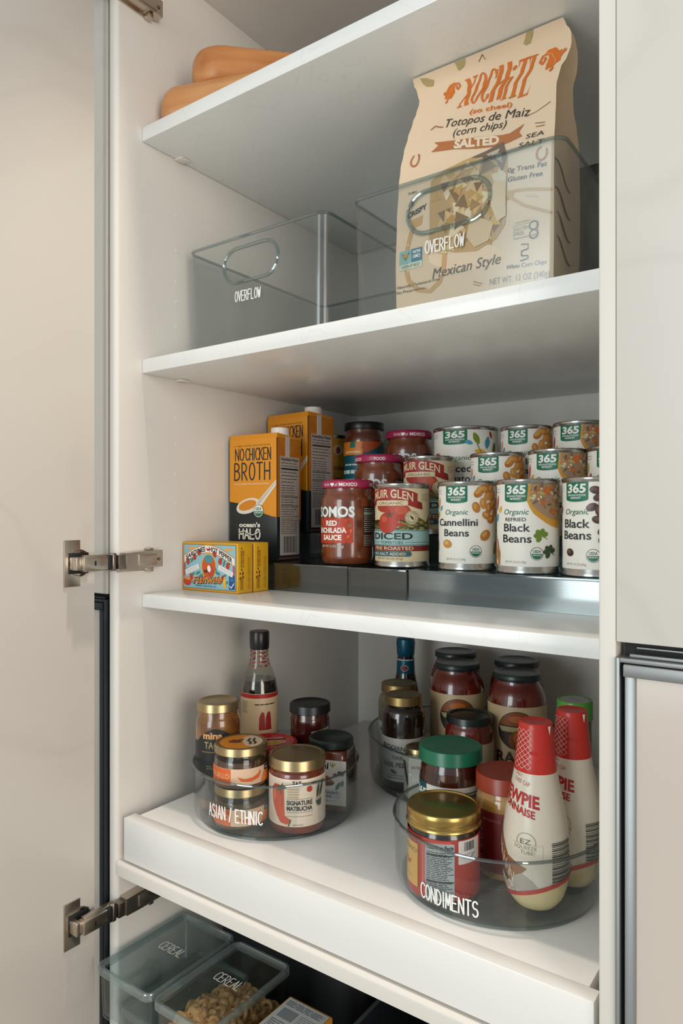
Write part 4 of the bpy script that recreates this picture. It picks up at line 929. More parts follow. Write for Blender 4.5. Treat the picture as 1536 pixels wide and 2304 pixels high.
GOLD = mat('gold_lid', '#ab966f', .30, metal=.9); GOLDD = mat('gold_lid_dull', '#8a744a', .38, metal=.85)
BLID = mat('black_lid', '#101214', .35); GLID = mat('dark_green_lid', '#16231f', .3)
def lid_mesh(r, h, m, z, lip=.0012, dome=0.0, knurl=0):
    b = MB(); pr = [(r - .002, z), (r, z), (r + .0004, z + .0006), (r, z + .0016), (r, z + h - .0022), (r - .0008, z + h - .0006), (r - .0024, z + h), (r - .0050, z + h - .0004), (r - .0062, z + h - lip), (r * .3, z + h - lip + dome), (0, z + h - lip + dome)]
    b.lathe(pr, m, 96 if knurl else 56, rmod=(lambda a: 1 + .006 * (1 if math.sin(a * knurl) > 0 else 0)) if knurl else None); return b
def simple_jar(name, label, loc, rz, prof, m, lid, cat='jar', group=None):
    t = thing(name, label, cat, loc, rz, group); b = MB(); b.lathe(prof, m, 60); b.build('glass_jar', t)
    if lid: lid_mesh(*lid).build('lid', t)
    return t
def body(R, h, neck, shoulder=.010, foot=.005): return [(0, .0008), (R - foot, 0), (R - foot * .4, foot * .25), (R, foot), (R, h - shoulder), (R - (R - neck) * .18, h - shoulder * .55), (R - (R - neck) * .6, h - shoulder * .18), (neck, h), (neck, h + .012), (0, h + .012)]

# left turntable -------------------------------------------------------
t = simple_jar('tagine_sauce_jar', 'tall tagine sauce jar with gold lid and black arched label', (.0905, .0585, FL), rad(45), body(.0307, .124, .0275, .012), mottled('amber_sauce', '#5a3210', '#8a5a22', 40, rough=.25, coat=1), (.0292, .012, GOLD, .131))
b = MB(); p = Print(b, Cyl(.0307, -90), base=.0003); X = lambda d: rad(d) * 30.7
p.poly([(X(-105), 14), (X(-105), 84), (X(-75), 92)] + [(X(-62 + 112 * k / 12), 92 + 19 * math.sin(PI * k / 12)) for k in range(13)] + [(X(66), 92), (X(105), 84), (X(105), 14)], ink('#1f2020'), 1)
p.txt('mina', X(-14), 97.5, 8.4, ink('#d9a066'), 3, wd=27, bold=.04); p.ell(X(-19), 106, 1.2, 1.2, RED, 4); p.txt('TAGINE', X(-2), 84.5, 8.6, ink('#b39a5e'), 3, wd=36, bold=.01); p.rect(X(-44), 79, X(50), 80.2, ink('#8a7744'), 3); p.lines(X(-30), 56, X(34), 62, 2, 1, ink('#8a7744'), 3, 3)
b.build('jar_label', t)

CLR = clear('jar_glass', '#eeece4', .03, .06)
def chili_jar(loc, rz, label):
    t = thing('chili_paste_jar', label, 'jar', loc, rz, 'stacked orange label jars')
    b = MB(); b.lathe([(0, .0006), (.0310, 0), (.0345, .002), (.0352, .006), (.0352, .026), (.0340, .030), (.0325, .033), (0, .033)], mottled('dark_chili', '#3e2616', '#5d3b22', 60, rough=.3, coat=1), 56)
    b.build('contents', t)
    b = MB(); b.lathe([(.0353, .004), (.0355, .028), (.0352, .034), (.0338, .038), (.0326, .0400), (.0326, .0425)], CLR, 56); b.build('glass_jar', t)
    lid_mesh(.0345, .0104, GOLD, .0410).build('lid', t)
    b = MB(); OR2 = ink('#d9632a'); b.lathe([(.0356, .0060), (.0357, .0064), (.0357, .0262), (.0356, .0266)], ink('#ddb99a'), 56)
    p = Print(b, Cyl(.0357, -90)); X = lambda d: rad(d) * 35.7
    p.rect(X(-110), 6.4, X(-22), 26.2, OR2, 1); p.txt('TRUJILLO', X(-52), 14, 6, ink('#e8a678'), 2, wd=34, bold=.02); p.poly([(X(-8), 17), (X(6), 14), (X(24), 15), (X(38), 19), (X(42), 23), (X(44), 19), (X(38), 13), (X(20), 10), (X(0), 11.4)], OR2, 2)
    p.poly([(X(44), 6.4), (X(52), 18), (X(70), 26), (X(110), 26), (X(110), 6.4)], ink('#d9772c'), 2); p.rect(X(54), 20, X(80), 26.2, ink('#1f2226'), 3); p.lines(X(56), 21, X(78), 25, 1, 2.4, ink('#b9b0a4'), 4, 2)
    b.build('jar_label', t)
    b = MB(); p = Print(b, Pl((0, 0, .0502), (1, 0, 0), (0, 1, 0)), base=.0003)
    p.ell(0, 0, 28, 28, ink('#df8a2c'), 1, n=40); p.poly([(28 * math.cos(rad(a)), 28 * math.sin(rad(a))) for a in range(-58, 66, 6)] + [(4, 18), (2, 0), (5, -16)], ink('#ddc3a2'), 2)
    p.poly([(-17, 3), (-11, 9), (-2, 7), (0, 1), (-6, -4), (-14, -3)], ink('#8a3a2c'), 3); p.leaf(-1, 6, 12, 5, ink('#3a4a44'), 4, 30); p.leaf(-4, -2, 12, 4, ink('#4a3a34'), 4, -10)
    p.stroke([(12, 10), (9, 2), (13, -6), (11, -12)], 3, BLK, 4); p.stroke([(18, 10), (16, 2), (19, -6), (17, -11)], 3, BLK, 4)
    b.build('lid_sticker', t); return t
c1 = chili_jar((.155, .0365, FL), rad(44), 'orange label jar at the bottom of its stack, behind the lettering')
dup(c1, (.155, .0365, FL + .0516), rad(44), 'orange label jar with printed lid stacked on another jar')

t = simple_jar('matbucha_jar', 'matbucha jar with wide gold lid and white tomato label', (.2215, .0712, FL), rad(40), body(.0363, .076, .0340, .006), mottled('tomato_relish', '#5e2414', '#7a3420', 70, rough=.25, coat=1), (.0366, .0135, GOLD, .0785, .0012, .0016))
b = MB(); b.lathe([(.0364, .0105), (.0366, .0110), (.0366, .0690), (.0364, .0695)], ink('#dfcdb8'), 60); p = Print(b, Cyl(.0366, -90)); X = lambda d: rad(d) * 36.6
p.poly([(X(-58), 56), (X(-50), 62), (X(-40), 61), (X(-28), 62), (X(-26), 24), (X(-12), 19), (X(-22), 13), (X(-36), 15), (X(-46), 24), (X(-56), 38)], ink('#c94a26'), 1); p.poly([(X(-54), 52), (X(-48), 57), (X(-47), 46), (X(-52), 40)], ink('#dd7a4a'), 2)
for a in (20, 80, 140, 200, 260): p.leaf(X(-33) + 4 * math.cos(rad(a)), 57 + 3.4 * math.sin(rad(a)), 9, 2.2, ink('#4d5a3c'), 3, a)
p.stroke([(X(-31), 50), (X(-32), 34)], .8, ink('#4d5a3c'), 3); p.stroke([(X(-14), 19), (X(-18), 12)], 1.6, ink('#3f4a3c'), 3)
p.txt('ZAT', X(-2), 62, 5.4, ink('#4b4038'), 2, wd=12, bold=.03); p.lines(X(-20), 46, X(2), 59, 4, 1.6, ink('#c4ab84'), 2, 4, .1)
p.txt('SIGNATURE', X(4), 38, 5.2, BLK, 3, wd=33, bold=.03); p.txt('MATBUCHA', X(4), 31, 5.2, BLK, 3, wd=33, bold=.03)
for z in (45, 28.5, 23.5): p.rect(X(-22), z, X(30), z + .5, ink('#8a7a6a'), 2)
p.ell(X(24), 57, 3.8, 3.8, ink('#b5321f'), 2); p.leaf(X(44), 52, 22, 4.4, ink('#34402f'), 2, 80); p.leaf(X(54), 54, 24, 5, ink('#2c3830'), 2, 70); p.ell(X(46), 39, 5, 7, ink('#b3a583'), 3); p.poly([(X(38), 40), (X(54), 42), (X(52), 33), (X(42), 34)], ink('#3a4538'), 4); p.lines(X(-10), 12.6, X(20), 14, 1, .8, ink('#8a7a6a'), 2, 6)
b.build('jar_label', t)

t = thing('curry_paste_tub', 'round paste tub with glossy red plastic lid and yellow oval', 'tub', (.139, .1145, FL), rad(42))
b = MB(); b.lathe([(0, .0005), (.028, 0), (.0305, .002), (.0355, .062), (.0362, .066), (0, .066)], mat('pale_tub', '#a89f80', .4), 56); b.build('tub_body', t)
b = MB(); b.lathe([(.0350, .0620), (.0374, .0622), (.0378, .0640), (.0374, .0770), (.0360, .0800), (.0335, .0808), (.0300, .0806), (.0285, .0794), (0, .0794)], mat('red_plastic', '#b3141a', .28, coat=.4), 56); b.build('lid', t)
b = MB(); p = Print(b, Pl((0, 0, .0794), (1, 0, 0), (0, 1, 0)), base=.0003); p.ell(-2, -9, 23, 10, ink('#cfc7ba'), 1, 12, 30); p.ell(-2, -9.5, 21, 8, ink('#b98a2a'), 2, 12, 30); rn = random.Random(4)
for i in range(26): p.ell(rn.uniform(-17, 13), rn.uniform(-13, -5), 3, .8, ink(('#d9b24a', '#a5741f', '#e0c06a')[i % 3]), 3, rn.uniform(-20, 40), 8)
p.rrect(-10, 8, 20, 16, 3, ink('#8a1a1a'), 1); p.txt('MAESRI', 5, 10, 4, WHT, 2, wd=24, bold=.02)
p = Print(b, Cyl(.0377, -90), base=.0004); p.lines(-26, 64, 0, 74, 2, 2.6, ink('#d8b8a8'), 1, 3, .3); p.rrect(2, 65, 16, 76, 1, ink('#8fa0a6'), 1); p.txt('21', 9, 68, 5, ink('#e8e4dc'), 2)
b.build('lid_print', t)

t = thing('soy_sauce_bottle', 'dark soy sauce bottle with black cap and cream label', 'bottle', (.083, .151, FL), rad(40))
b = MB(); sq = lambda a: 1 / max(abs(math.cos(a)), abs(math.sin(a))) ** .0
b.lathe([(0, .0006), (.0235, 0), (.0265, .002), (.0272, .006), (.0272, .128), (.0268, .138), (.0255, .147), (.0235, .154), (0, .154)], mat('soy_black', '#0c0a0a', .15, coat=1), 48); b.build('contents', t)
b = MB(); b.lathe([(.0274, .120), (.0270, .140), (.0255, .150), (.0225, .160), (.0185, .170), (.0150, .178), (.0132, .188), (.0126, .204)], CLR, 48); b.build('glass_neck', t)
b = MB(); p = Print(b, Cyl(.0145, -90, rf=lambda z: .0130 + max(0, .188 - z) * .16), base=.0004)
for z in (174, 180, 188, 194, 199):
    for k in range(9): p.rect(-40 + k * 9.6, z, -34 + k * 9.6, z + 2.6, ink('#8e3a36'), 1)
b.build('neck_band', t)
b = MB(); b.lathe([(.0130, .1990), (.0140, .1990), (.0143, .2000), (.0143, .2030), (.0147, .2045), (.0148, .2230), (.0138, .2255), (0, .2258)], mat('black_cap', '#141112', .3), 48, rmod=lambda a: 1 + .006 * math.cos(24 * a)); b.build('cap', t)
b = MB(); b.lathe([(.0273, .010), (.0275, .0105), (.0275, .1365), (.0273, .137)], ink('#cdb58f'), 48); p = Print(b, Cyl(.0275, -90)); X = lambda d: rad(d) * 27.5
p.rect(X(-179), 130.5, X(179), 136.5, ink('#a8231c'), 1); p.lines(X(-12), 120, X(56), 123, 1, 1.5, BLK, 2, 3, 0); p.lines(X(-62), 108, X(-34), 126, 7, .7, ink('#6b5c48'), 2, 4, .2)
for x in (12, 32): p.poly([(X(x - 11), 84), (X(x - 10), 102), (X(x - 5), 109), (X(x), 111), (X(x + 5), 109), (X(x + 7), 100), (X(x + 9), 84)], ink('#98231d'), 2)
b.build('bottle_label', t)

t = simple_jar('jam_jar', 'small dark red jar with black lid at the back of its turntable', (.156, .181, FL), rad(38), body(.0290, .105, .0275, .006), mottled('dark_red_jam', '#2f0b0a', '#4a1512', 50, rough=.2, coat=1), (.0300, .0125, BLID, .111))
b = MB(); p = Print(b, Cyl(.0290, -90), base=.0003); p.poly([(2, 88), (34, 92), (34, 60), (2, 60)], ink('#b9a8a4'), 1); b.build('jar_label', t)

t = thing('tandoori_paste_jar', 'square paste jar with dark green lid and white label', 'jar', (.2190, .1480, FL), rad(20))
b = MB(); loops = []
for z, h in ((0, .026), (.002, .0285), (.006, .0295), (.070, .0295), (.076, .0285), (.080, .0265)): loops.append(rrect(-h, -h, h, h, .009, z, 6))
loops += [[(.024 * math.cos(rad(-90 + 360 * (k + .5) / 28 - 45)), .024 * math.sin(rad(-90 + 360 * (k + .5) / 28 - 45)), z) for k in range(28)] for z in (.0815, .0860)]
b.loft(loops, mottled('tandoori_paste', '#3d1607', '#6b3212', 60, rough=.25, coat=1)); b.build('glass_jar', t)
b = MB(); b.lathe([(.0295, .0830), (.0308, .0832), (.0312, .0845), (.0308, .0915), (.0290, .0935), (.0262, .0938), (.0245, .0925), (0, .0925)], GLID, 12 * 5); b.build('lid', t)
b = MB(); p = Print(b, Pl((-.0295, -.0295, 0), (1, 0, 0), (0, 0, 1)), base=.0004); p.rect(-.4, 10, 59.4, 70, ink('#c9c5be'), 1)
p.txt('Rani', 22, 58, 8.4, BLK, 2, wd=25, bold=.03, shear=.1)
for a in (50, 80, 110): p.leaf(40 + 4 * math.cos(rad(a)), 61 + 3 * math.sin(rad(a)), 8, 1.8, ink('#8a8a4a'), 3, a)
p.ell(31, 40, 12, 5, ink('#3a2a22'), 2); p.poly([(20, 41), (28, 48), (34, 49), (42, 41)], ink('#a34a1f'), 3); p.ell(14, 38, 3, 5, ink('#a89a84'), 2); p.leaf(48, 36, 14, 5, ink('#3f6a62'), 2, 60); p.leaf(54, 40, 10, 5, ink('#52706b'), 2, 80); p.ell(52, 53, 5, 3, ink('#4b4a52'), 2, -20); p.ell(44, 51, 3, 2, ink('#6a5a5a'), 2)
p.rrect(10, 19, 52, 31, 5, ink('#aeb3bb'), 3); p.txt('Tandoori', 30, 25, 4.6, ink('#2f3a44'), 4, wd=34, bold=.02, shear=.15); p.txt('Paste', 30, 20.4, 3.8, ink('#2f3a44'), 4, wd=18, bold=.02, shear=.15); p.lines(10, 14, 50, 17, 2, .7, ink('#7a7d84'), 2, 4)
b.build('jar_label', t)

# front right turntable --------------------------------------------------
t = simple_jar('chili_crunch_jar', 'wide jar with ridged gold lid, red and yellow label', (.4485, .0405, FL), rad(28), [(0, .0008), (.033, 0), (.0375, .002), (.0383, .006), (.0383, .064), (.037, .0690), (.0355, .072), (.0355, .080), (0, .080)], mat('dark_crunch', '#1d1412', .2, coat=1), None)
b = MB(); G2 = mat('gold_lid_bright', '#bd9f5c', .26, metal=.95)
b.lathe([(.0370, .0725), (.0396, .0725), (.0402, .0735), (.0398, .0750), (.0388, .0762), (.0394, .0776), (.0392, .0790)], G2, 64); b.build('lid_band', t)
b = MB(); b.lathe([(.0388, .0788), (.0392, .0795), (.0392, .0880), (.0386, .0894), (.0374, .0900), (.0358, .0898), (.0350, .0886), (.020, .0884), (.018, .0888), (0, .0888)], G2, 192, rmod=lambda a: 1 + .010 * max(0, math.sin(a * 96))); b.build('lid', t)
b = MB(); b.lathe([(.0384, .0050), (.0386, .0055), (.0386, .0665), (.0384, .067)], ink('#a8281c'), 60); p = Print(b, Cyl(.0386, -90)); X = lambda d: rad(d) * 38.6
p.rect(X(-92), 12, X(-43), 58, ink('#7d4a1a'), 1); p.rect(X(-92), 12.6, X(-43.6), 57.4, ink('#cf9f42'), 2); p.txt('CRUNCH', X(-62), 48, 4.6, ink('#6b4a26'), 3, wd=27, slope=-.05); p.poly([(X(-78), 40), (X(-66), 36), (X(-58), 39), (X(-62), 33), (X(-74), 31)], ink('#b5482a'), 3); p.lines(X(-80), 20, X(-54), 23, 1, .7, ink('#8a6a34'), 3, 3)
p.rrect(X(-36), 8, X(12), 66, 2, ink('#c9574a'), 1); p.rrect(X(-29), 5.6, X(16), 63.5, 1.5, ink('#a9b2b4'), 2); p.txt('Nutrition Facts', X(-6), 57.5, 4, BLK, 3, wd=28, bold=.03); p.lines(X(-27), 8, X(15), 55, 26, .8, ink('#26323a'), 3, 8, .25); p.rect(X(-27), 24, X(15), 25.2, BLK, 4); p.rect(X(-27), 51, X(15), 52, BLK, 4)
p.rrect(X(22), 42, X(66), 66, 1.5, ink('#d5cfcb'), 2); p.barcode(X(32), 55, X(52), 64, ink('#3a3a40'), 3, 5); p.lines(X(30), 46, X(56), 53, 2, .8, ink('#8a8a90'), 3, 5); p.stroke([(X(40), 46), (X(54), 51)], .7, ink('#4a4a52'), 4)
b.build('jar_label', t)

t = simple_jar('jam_jar', 'dark jam jar with bright green lid behind the gold lidded jar', (.4152, .1228, FL), rad(27), [(0, .0008), (.031, 0), (.0355, .002), (.0365, .006), (.0365, .092), (.0350, .0985), (.0352, .102), (.0335, .106), (.033, .112), (0, .112)], mottled('grape_jam', '#2a0d0b', '#44190f', 40, rough=.18, coat=1), (.0374, .0160, mat('green_lid', '#0f6b4d', .3), .1095, .0006))
b = MB(); b.lathe([(.0366, .0120), (.0368, .0125), (.0368, .0855), (.0366, .086)], ink('#d9d2c8'), 60); p = Print(b, Cyl(.0368, -90)); X = lambda d: rad(d) * 36.8
p.rect(X(-100), 60, X(-49), 86.5, ink('#0f4f4f'), 1); p.txt('365', X(-66), 71, 8.4, WHT, 2, wd=22, bold=.03); p.rect(X(-6), 40, X(64), 80, ink('#c6c2ba'), 1); p.rect(X(-6), 79, X(64), 80, BLK, 2); p.txt('Nutrition Facts', X(26), 74, 3.8, BLK, 2, wd=32, bold=.02); p.lines(X(-4), 42, X(62), 72, 10, .9, ink('#4a4a4a'), 2, 4)
b.build('jar_label', t)

t = simple_jar('truffle_mayo_jar', 'truffle mayonnaise jar with orange red lid and deep red label', (.4870, .1165, FL), rad(23), body(.0330, .0890, .0290, .012), mottled('mayo_amber', '#b98540', '#c99a56', 50, rough=.25, coat=1), (.0330, .0180, mat('rust_lid', '#9a3418', .32), .0930, .0006))
b = MB(); b.lathe([(.0331, .0085), (.0333, .0090), (.0333, .0735), (.0331, .074)], ink('#7d1418'), 56); p = Print(b, Cyl(.0333, -90)); X = lambda d: rad(d) * 33.3
p.rect(X(-90), 9, X(-52), 73.5, ink('#1c1412'), 1)
for i, ch in enumerate('TRUFF'): p.txt(ch, X(-58) + 3, 64 - i * 11.5, 6, ink('#c9aeb0'), 3, wd=5)
p.txt('MAYONNAISE', X(-28), 64, 2.6, ink('#c98a84'), 3, wd=22); b.build('jar_label', t)

def mayo(loc, rz, label, sc=1.0):
    t = thing('mayonnaise_bottle', label, 'bottle', loc, rz, 'squeeze mayonnaise bottles'); k = sc
    prof = [(0, .0004), (.012, .0012), (.021, .0055), (.0275, .014), (.0315, .026), (.0332, .040), (.0335, .056), (.0326, .074), (.0300, .094), (.0265, .112), (.0232, .128), (.0205, .142)]
    PR = [(r * k, z) for r, z in prof]
    def rf(z):
        for (r0, z0), (r1, z1) in zip(PR, PR[1:]):
            if z0 <= z <= z1: f = (z - z0) / (z1 - z0); return r0 + (r1 - r0) * f
        return PR[-1][0]
    fine = []
    for i in range(61):                                   # smooth the outline
        z = .0004 + (.142 - .0004) * i / 60; fine.append((max(.0001, (rf(z - .002 if z > .003 else z) + rf(z) + rf(min(.142, z + .002))) / 3) if z > .006 else rf(z), z))
    fine[0] = (0, .0004)
    def rg(z):
        z = max(fine[0][1], min(.142, z)); j = (z - .0004) / (.142 - .0004) * 60; i = min(59, int(j)); f = j - i
        return fine[i][0] + (fine[i + 1][0] - fine[i][0]) * f
    b = MB(); b.lathe(fine, mat('mayo_plastic', '#e9cf98', .35), 56); b.build('bottle_body', t)
    CAP = ink('#c92f25', .3)
    b = MB(); r0 = rg(.140)
    b.lathe([(r0 + .0003, .1395), (r0 + .0004, .142), (r0 * .93, .158), (r0 * .91, .1605), (r0 * .93, .1615), (r0 * .90, .1640), (.0172 * k, .182), (.0166 * k, .1870), (.0156 * k, .1885), (.0148 * k, .1882), (0, .1880)], CAP, 56)
    p = Print(b, Cyl(.019 * k, -90, rf=lambda z: r0 * .93 + (.0172 * k - r0 * .93) * max(0, min(1, (z - .158) / .024)) if z > .158 else r0 + (r0 * .93 - r0) * (z - .142) / .016), base=.0011)
    LT = ink('#e3b3aa')
    for i in range(3):
        for j in range(7):
            cx, cz = -20 + i * 6.0, 147 + j * 5.6
            p.stroke([(cx - 3, cz), (cx, cz + 2.8), (cx + 3, cz), (cx, cz - 2.8), (cx - 3, cz)], .55, LT, 1, False)
    p.poly([(12, 187), (16, 187), (14.2, 178)], WHT, 1); b.build('cap', t)
    b = MB(); FILM = ink('#e2d6c3', .3)                    # printed sleeve with a wavy lower edge
    n = 72; vs = []; fs = []
    edge = lambda a: .0245 + .0120 * math.sin(a + 1.92)
    for i in range(n):
        a = 2 * PI * i / n; e = edge(a)
        for j in range(17): z = e + (.1405 - e) * j / 16; vs.append(((rg(z) + .0003) * math.cos(a), (rg(z) + .0003) * math.sin(a), z))
    for i in range(n):
        for j in range(16): fs.append([i * 17 + j, ((i + 1) % n) * 17 + j, ((i + 1) % n) * 17 + j + 1, i * 17 + j + 1])
    b.add(vs, fs, FILM)
    vs = []; fs = []
    for i in range(n):
        a = 2 * PI * i / n; e = edge(a); wv = .0042; 
        for z in (e - .0003, e + wv): vs.append(((rg(z) + .0011) * math.cos(a), (rg(z) + .0011) * math.sin(a), z))
    for i in range(n): j = (i + 1) % n; fs.append([i * 2, j * 2, j * 2 + 1, i * 2 + 1])
    b.add(vs, fs, CAP); RD = ink('#b5221f')
    p = Print(b, Cyl(.028 * k, -90, rf=rg), base=.0005); X = lambda d: rad(d) * 28 * k
    p.txt('EASY', X(-50), 136.4, 3, ink('#c4736a'), 2, wd=11, slope=-.15); p.txt('CHEF CAP', X(-40), 129.6, 4, ink('#c4736a'), 2, wd=22, slope=-.15)
    p.txt('KEWPIE', X(-49), 112, 10.8, RD, 2, wd=52, bold=.035, slope=-.14); p.txt('MAYONNAISE', X(-61), 104.5, 6.6, RD, 2, wd=55, bold=.03, slope=-.20)
    p.ring(X(-20), 77, 8.4, .5, ink('#8a8f6a'), 2); p.rect(X(-46), 62, X(8), 74.5, FILM, 3); p.txt('EZ', X(-21), 75, 4.4, ink('#6b7050'), 4, wd=9); p.txt('SQUEEZE', X(-21), 70, 3.4, ink('#7a8060'), 4, wd=19); p.txt('TUBE!', X(-17), 65.4, 3.4, ink('#7a8060'), 4, wd=12)
    p.poly([(X(-98), 84), (X(-84), 78), (X(-66), 66), (X(-56), 58), (X(-38), 50), (X(-18), 51), (X(-26), 46), (X(-44), 40), (X(-50), 33), (X(-66), 40), (X(-98), 58)], ink('#9a6440'), 2)
    p.poly([(X(-30), 46), (X(-10), 40), (X(0), 34), (X(-14), 28), (X(-44), 27), (X(-50), 34)], ink('#b9aaa0'), 1); p.poly([(X(-90), 58), (X(-72), 42), (X(-54), 34), (X(-60), 31), (X(-84), 42)], ink('#37424a'), 3); p.poly([(X(-72), 62), (X(-58), 56), (X(-48), 42), (X(-62), 40), (X(-76), 52)], ink('#8f3f22'), 3)
    for i in range(6): x = X(-88 + i * 8); z = 71 - i * 5.2; p.stroke([(x, z), (x + 2, z - 12), (x + 3.4, z - 1)], .9, ink('#e6d8bb'), 5)
    p.lines(X(-78), 20 + 4, X(-50), 31, 3, 1.0, ink('#d49a8c'), 2, 3); p.ring(X(-46), 25, 2.4, .5, ink('#5a5a58'), 3)
    p.barcode(X(24), 36, X(70), 78, ink('#2a332f'), 3, 11, True)
    b.build('printed_sleeve', t); return t
y1 = mayo((.5410, .0645, FL), rad(24), 'red capped mayonnaise squeeze bottle at the front, whole bottle in view')
y2 = dup(y1, (.5575, .1290, FL), rad(19), 'red capped mayonnaise bottle behind, cut off by the right edge'); y2.scale = (.96, .96, 1)

t = thing('seasoning_shaker', 'shaker with bright green cap behind the rear mayonnaise bottle', 'shaker', (.5275, .2360, ZT + .0002), rad(20))
b = MB(); b.lathe([(0, .0006), (.018, 0), (.0197, .002), (.0197, .156), (0, .156)], mat('green_shaker', '#2f5a34', .35, coat=.4), 40); b.build('shaker_body', t)
b = MB(); b.lathe([(.0195, .1560), (.0213, .1562), (.0215, .158), (.0213, .1775), (.0203, .1790), (.0190, .1788), (.0186, .1780), (0, .1780)], mat('lime_cap', '#4f9a3c', .28), 48); b.build('cap', t)
b = MB(); p = Print(b, Pl((0, 0, .1780), (1, 0, 0), (0, 1, 0)), base=.0003); p.ell(0, 0, 18, 18, ink('#b3aca8'), 1, n=32); p.stroke([(-8, 10), (6, -8)], 1.2, ink('#5f6a44'), 2); b.build('cap_disc', t)

# rear turntable -----------------------------------------------------------
TOM = mottled('tomato_sauce', '#571209', '#70200f', 40, rough=.22, coat=1)
def pasta_jar(loc, rz, label):
    t = thing('pasta_sauce_jar', label, 'jar', loc, rz, 'tall tomato sauce jars'); R = .042
    b = MB(); b.lathe([(0, .0008), (.036, 0), (.0405, .002), (.042, .007), (.042, .122), (.0412, .132), (.0390, .141), (.0355, .149), (.0325, .154), (.0315, .158), (.0315, .164), (0, .164)], TOM, 60); b.build('glass_jar', t)
    b = MB(); b.lathe([(.0325, .1600), (.0345, .1602), (.0350, .1615), (.0346, .1665), (.0335, .1690), (.0310, .1696), (.0290, .1690), (.0275, .1682), (0, .1682)], mat('slate_lid', '#1e2a2b', .3), 56); b.build('lid', t)
    b = MB(); b.lathe([(.0421, .0120), (.0423, .0125), (.0423, .1265), (.0421, .127)], ink('#c4ab85'), 60); p = Print(b, Cyl(.0423, -90)); X = lambda d: rad(d) * 42.3
    p.ell(X(0), 94, 28, 27, ink('#2c1d12'), 1, n=32); p.poly([(X(0) + 27 * math.cos(rad(a)), 94 + 26 * math.sin(rad(a))) for a in range(12, 169, 8)], ink('#8a4a22'), 2); p.poly([(X(-36), 99), (X(36), 99), (X(30), 92), (X(-30), 92)], ink('#a89a6a'), 3); p.ell(X(2), 80, 14, 14, ink('#7a3d16'), 3); p.ell(X(2), 84, 7, 9, ink('#a85f22'), 4); p.ell(X(0), 110, 12, 5, ink('#b5622c'), 3)
    p.txt("RAO'S", X(0), 48, 15, ink('#4a2216'), 3, wd=62, bold=.03); p.lines(X(-30), 38, X(30), 43, 2, 1.2, ink('#7a6a58'), 2, 4); p.rect(X(-42), 14, X(42), 34, ink('#2f211c'), 2)
    b.build('jar_label', t); return t
r1 = pasta_jar((.3030, .3680, FL), rad(27), 'tall tomato sauce jar beside the blue capped bottle')
dup(r1, (.4060, .3550, FL), rad(22), 'tall tomato sauce jar with its framed label facing out')
dup(r1, (.2595, .4490, FL), rad(30), 'tall tomato sauce jar peeking out at the back left')
dup(r1, (.3720, .4390, FL), rad(20), 'tall tomato sauce jar peeking out at the back right')
t = simple_jar('pizza_sauce_jar', 'short tomato sauce jar with dark lid before the tall jars', (.3600, .2910, FL), rad(25), [(0, .0008), (.029, 0), (.0335, .002), (.0345, .006), (.0345, .084), (.0338, .092), (.031, .099), (.0290, .102), (.0288, .108), (0, .108)], TOM, (.0325, .0100, GLID, .1045, .0022))
b = MB(); b.lathe([(.0346, .0100), (.0348, .0105), (.0348, .0795), (.0346, .080)], ink('#bba684'), 56); b.build('jar_label', t)

def herb_jar(loc, rz, label, dark):
    t = simple_jar('truffle_oil_jar' if dark else 'antipasto_jar', label, loc, rz, body(.0322, .116, .0260, .014), mottled('dark_brown_oil', '#120c0a', '#2a1a10', 25, rough=.15, coat=1) if dark else mottled('olive_oil', '#4b4434', '#6a6048', 30, rough=.2, coat=1), (.0275, .0130, GOLDD, .1195, .0008, .001))
    b = MB(); b.lathe([(.0323, .0120), (.0325, .0125), (.0325, .0740), (.0323, .0745)], ink('#b0aaa2'), 56); p = Print(b, Cyl(.0325, -90)); X = lambda d: rad(d) * 32.5
    p.txt('REGGIANO', X(-20), 58, 6, ink('#39424a'), 2, wd=44, bold=.02, slope=-.10); p.txt('TERRA', X(-10), 44, 5, ink('#39424a'), 2, wd=22, slope=-.06); p.txt('BASIL PESTO', X(-16), 33, 6.4, ink('#39424a'), 2, wd=46, bold=.02, slope=.02)
    p.leaf(X(-24), 26, 12, 5, ink('#4f5a5a'), 2, -20); p.lines(X(-40), 15, X(20), 23, 2, 1.2, ink('#6a6a6a'), 2, 4); b.build('jar_label', t); return t
herb_jar((.2620, .2720, FL), rad(28), 'dark oil jar with gold lid and grey pesto label', True)
herb_jar((.2180, .3310, FL), rad(30), 'gold lidded jar half hidden behind the dark oil jar', False)
t = thing('tahini_jar', 'small six sided tahini jar with gold cap and pale label', 'jar', (.3055, .2415, FL), rad(-12))
b = MB(); hx = lambda r, z: [(r * math.cos(rad(60 * k - 90 + 0)), r * math.sin(rad(60 * k - 90 + 0)), z) for k in range(6)]
b.loft([hx(.0205, 0), hx(.0222, .002), hx(.0222, .052), hx(.0205, .058), hx(.0180, .060), hx(.0180, .064)], ink('#c2bcae')); b.build('glass_jar', t, ang=20)
lid_mesh(.0195, .0110, GOLD, .0600).build('lid', t)
b = MB(); r6 = .0222 * math.cos(rad(30)); u = Vector((math.cos(rad(30)), math.sin(rad(30)), 0)); u2 = Vector((math.cos(rad(-30)), math.sin(rad(-30)), 0))
p = Print(b, Pl(Vector((0, -.0222, 0)), tuple(u), (0, 0, 1))); p.txt('TAHINI', 11, 22, 15, ink('#e6e1d8'), 2, wd=20, bold=.02); p.txt('SALTED', 11, 44, 4, ink('#8a4a3a'), 2, wd=14)
p = Print(b, Pl(Vector((0, -.0222, 0)) - u2 * .0222, tuple(u2), (0, 0, 1))); p.rect(1, 6, 21, 50, ink('#a8a296'), 1); p.poly([(2, 40), (16, 20), (21, 18), (21, 30), (8, 50), (2, 50)], ink('#2c2e30'), 2); b.build('jar_label', t)
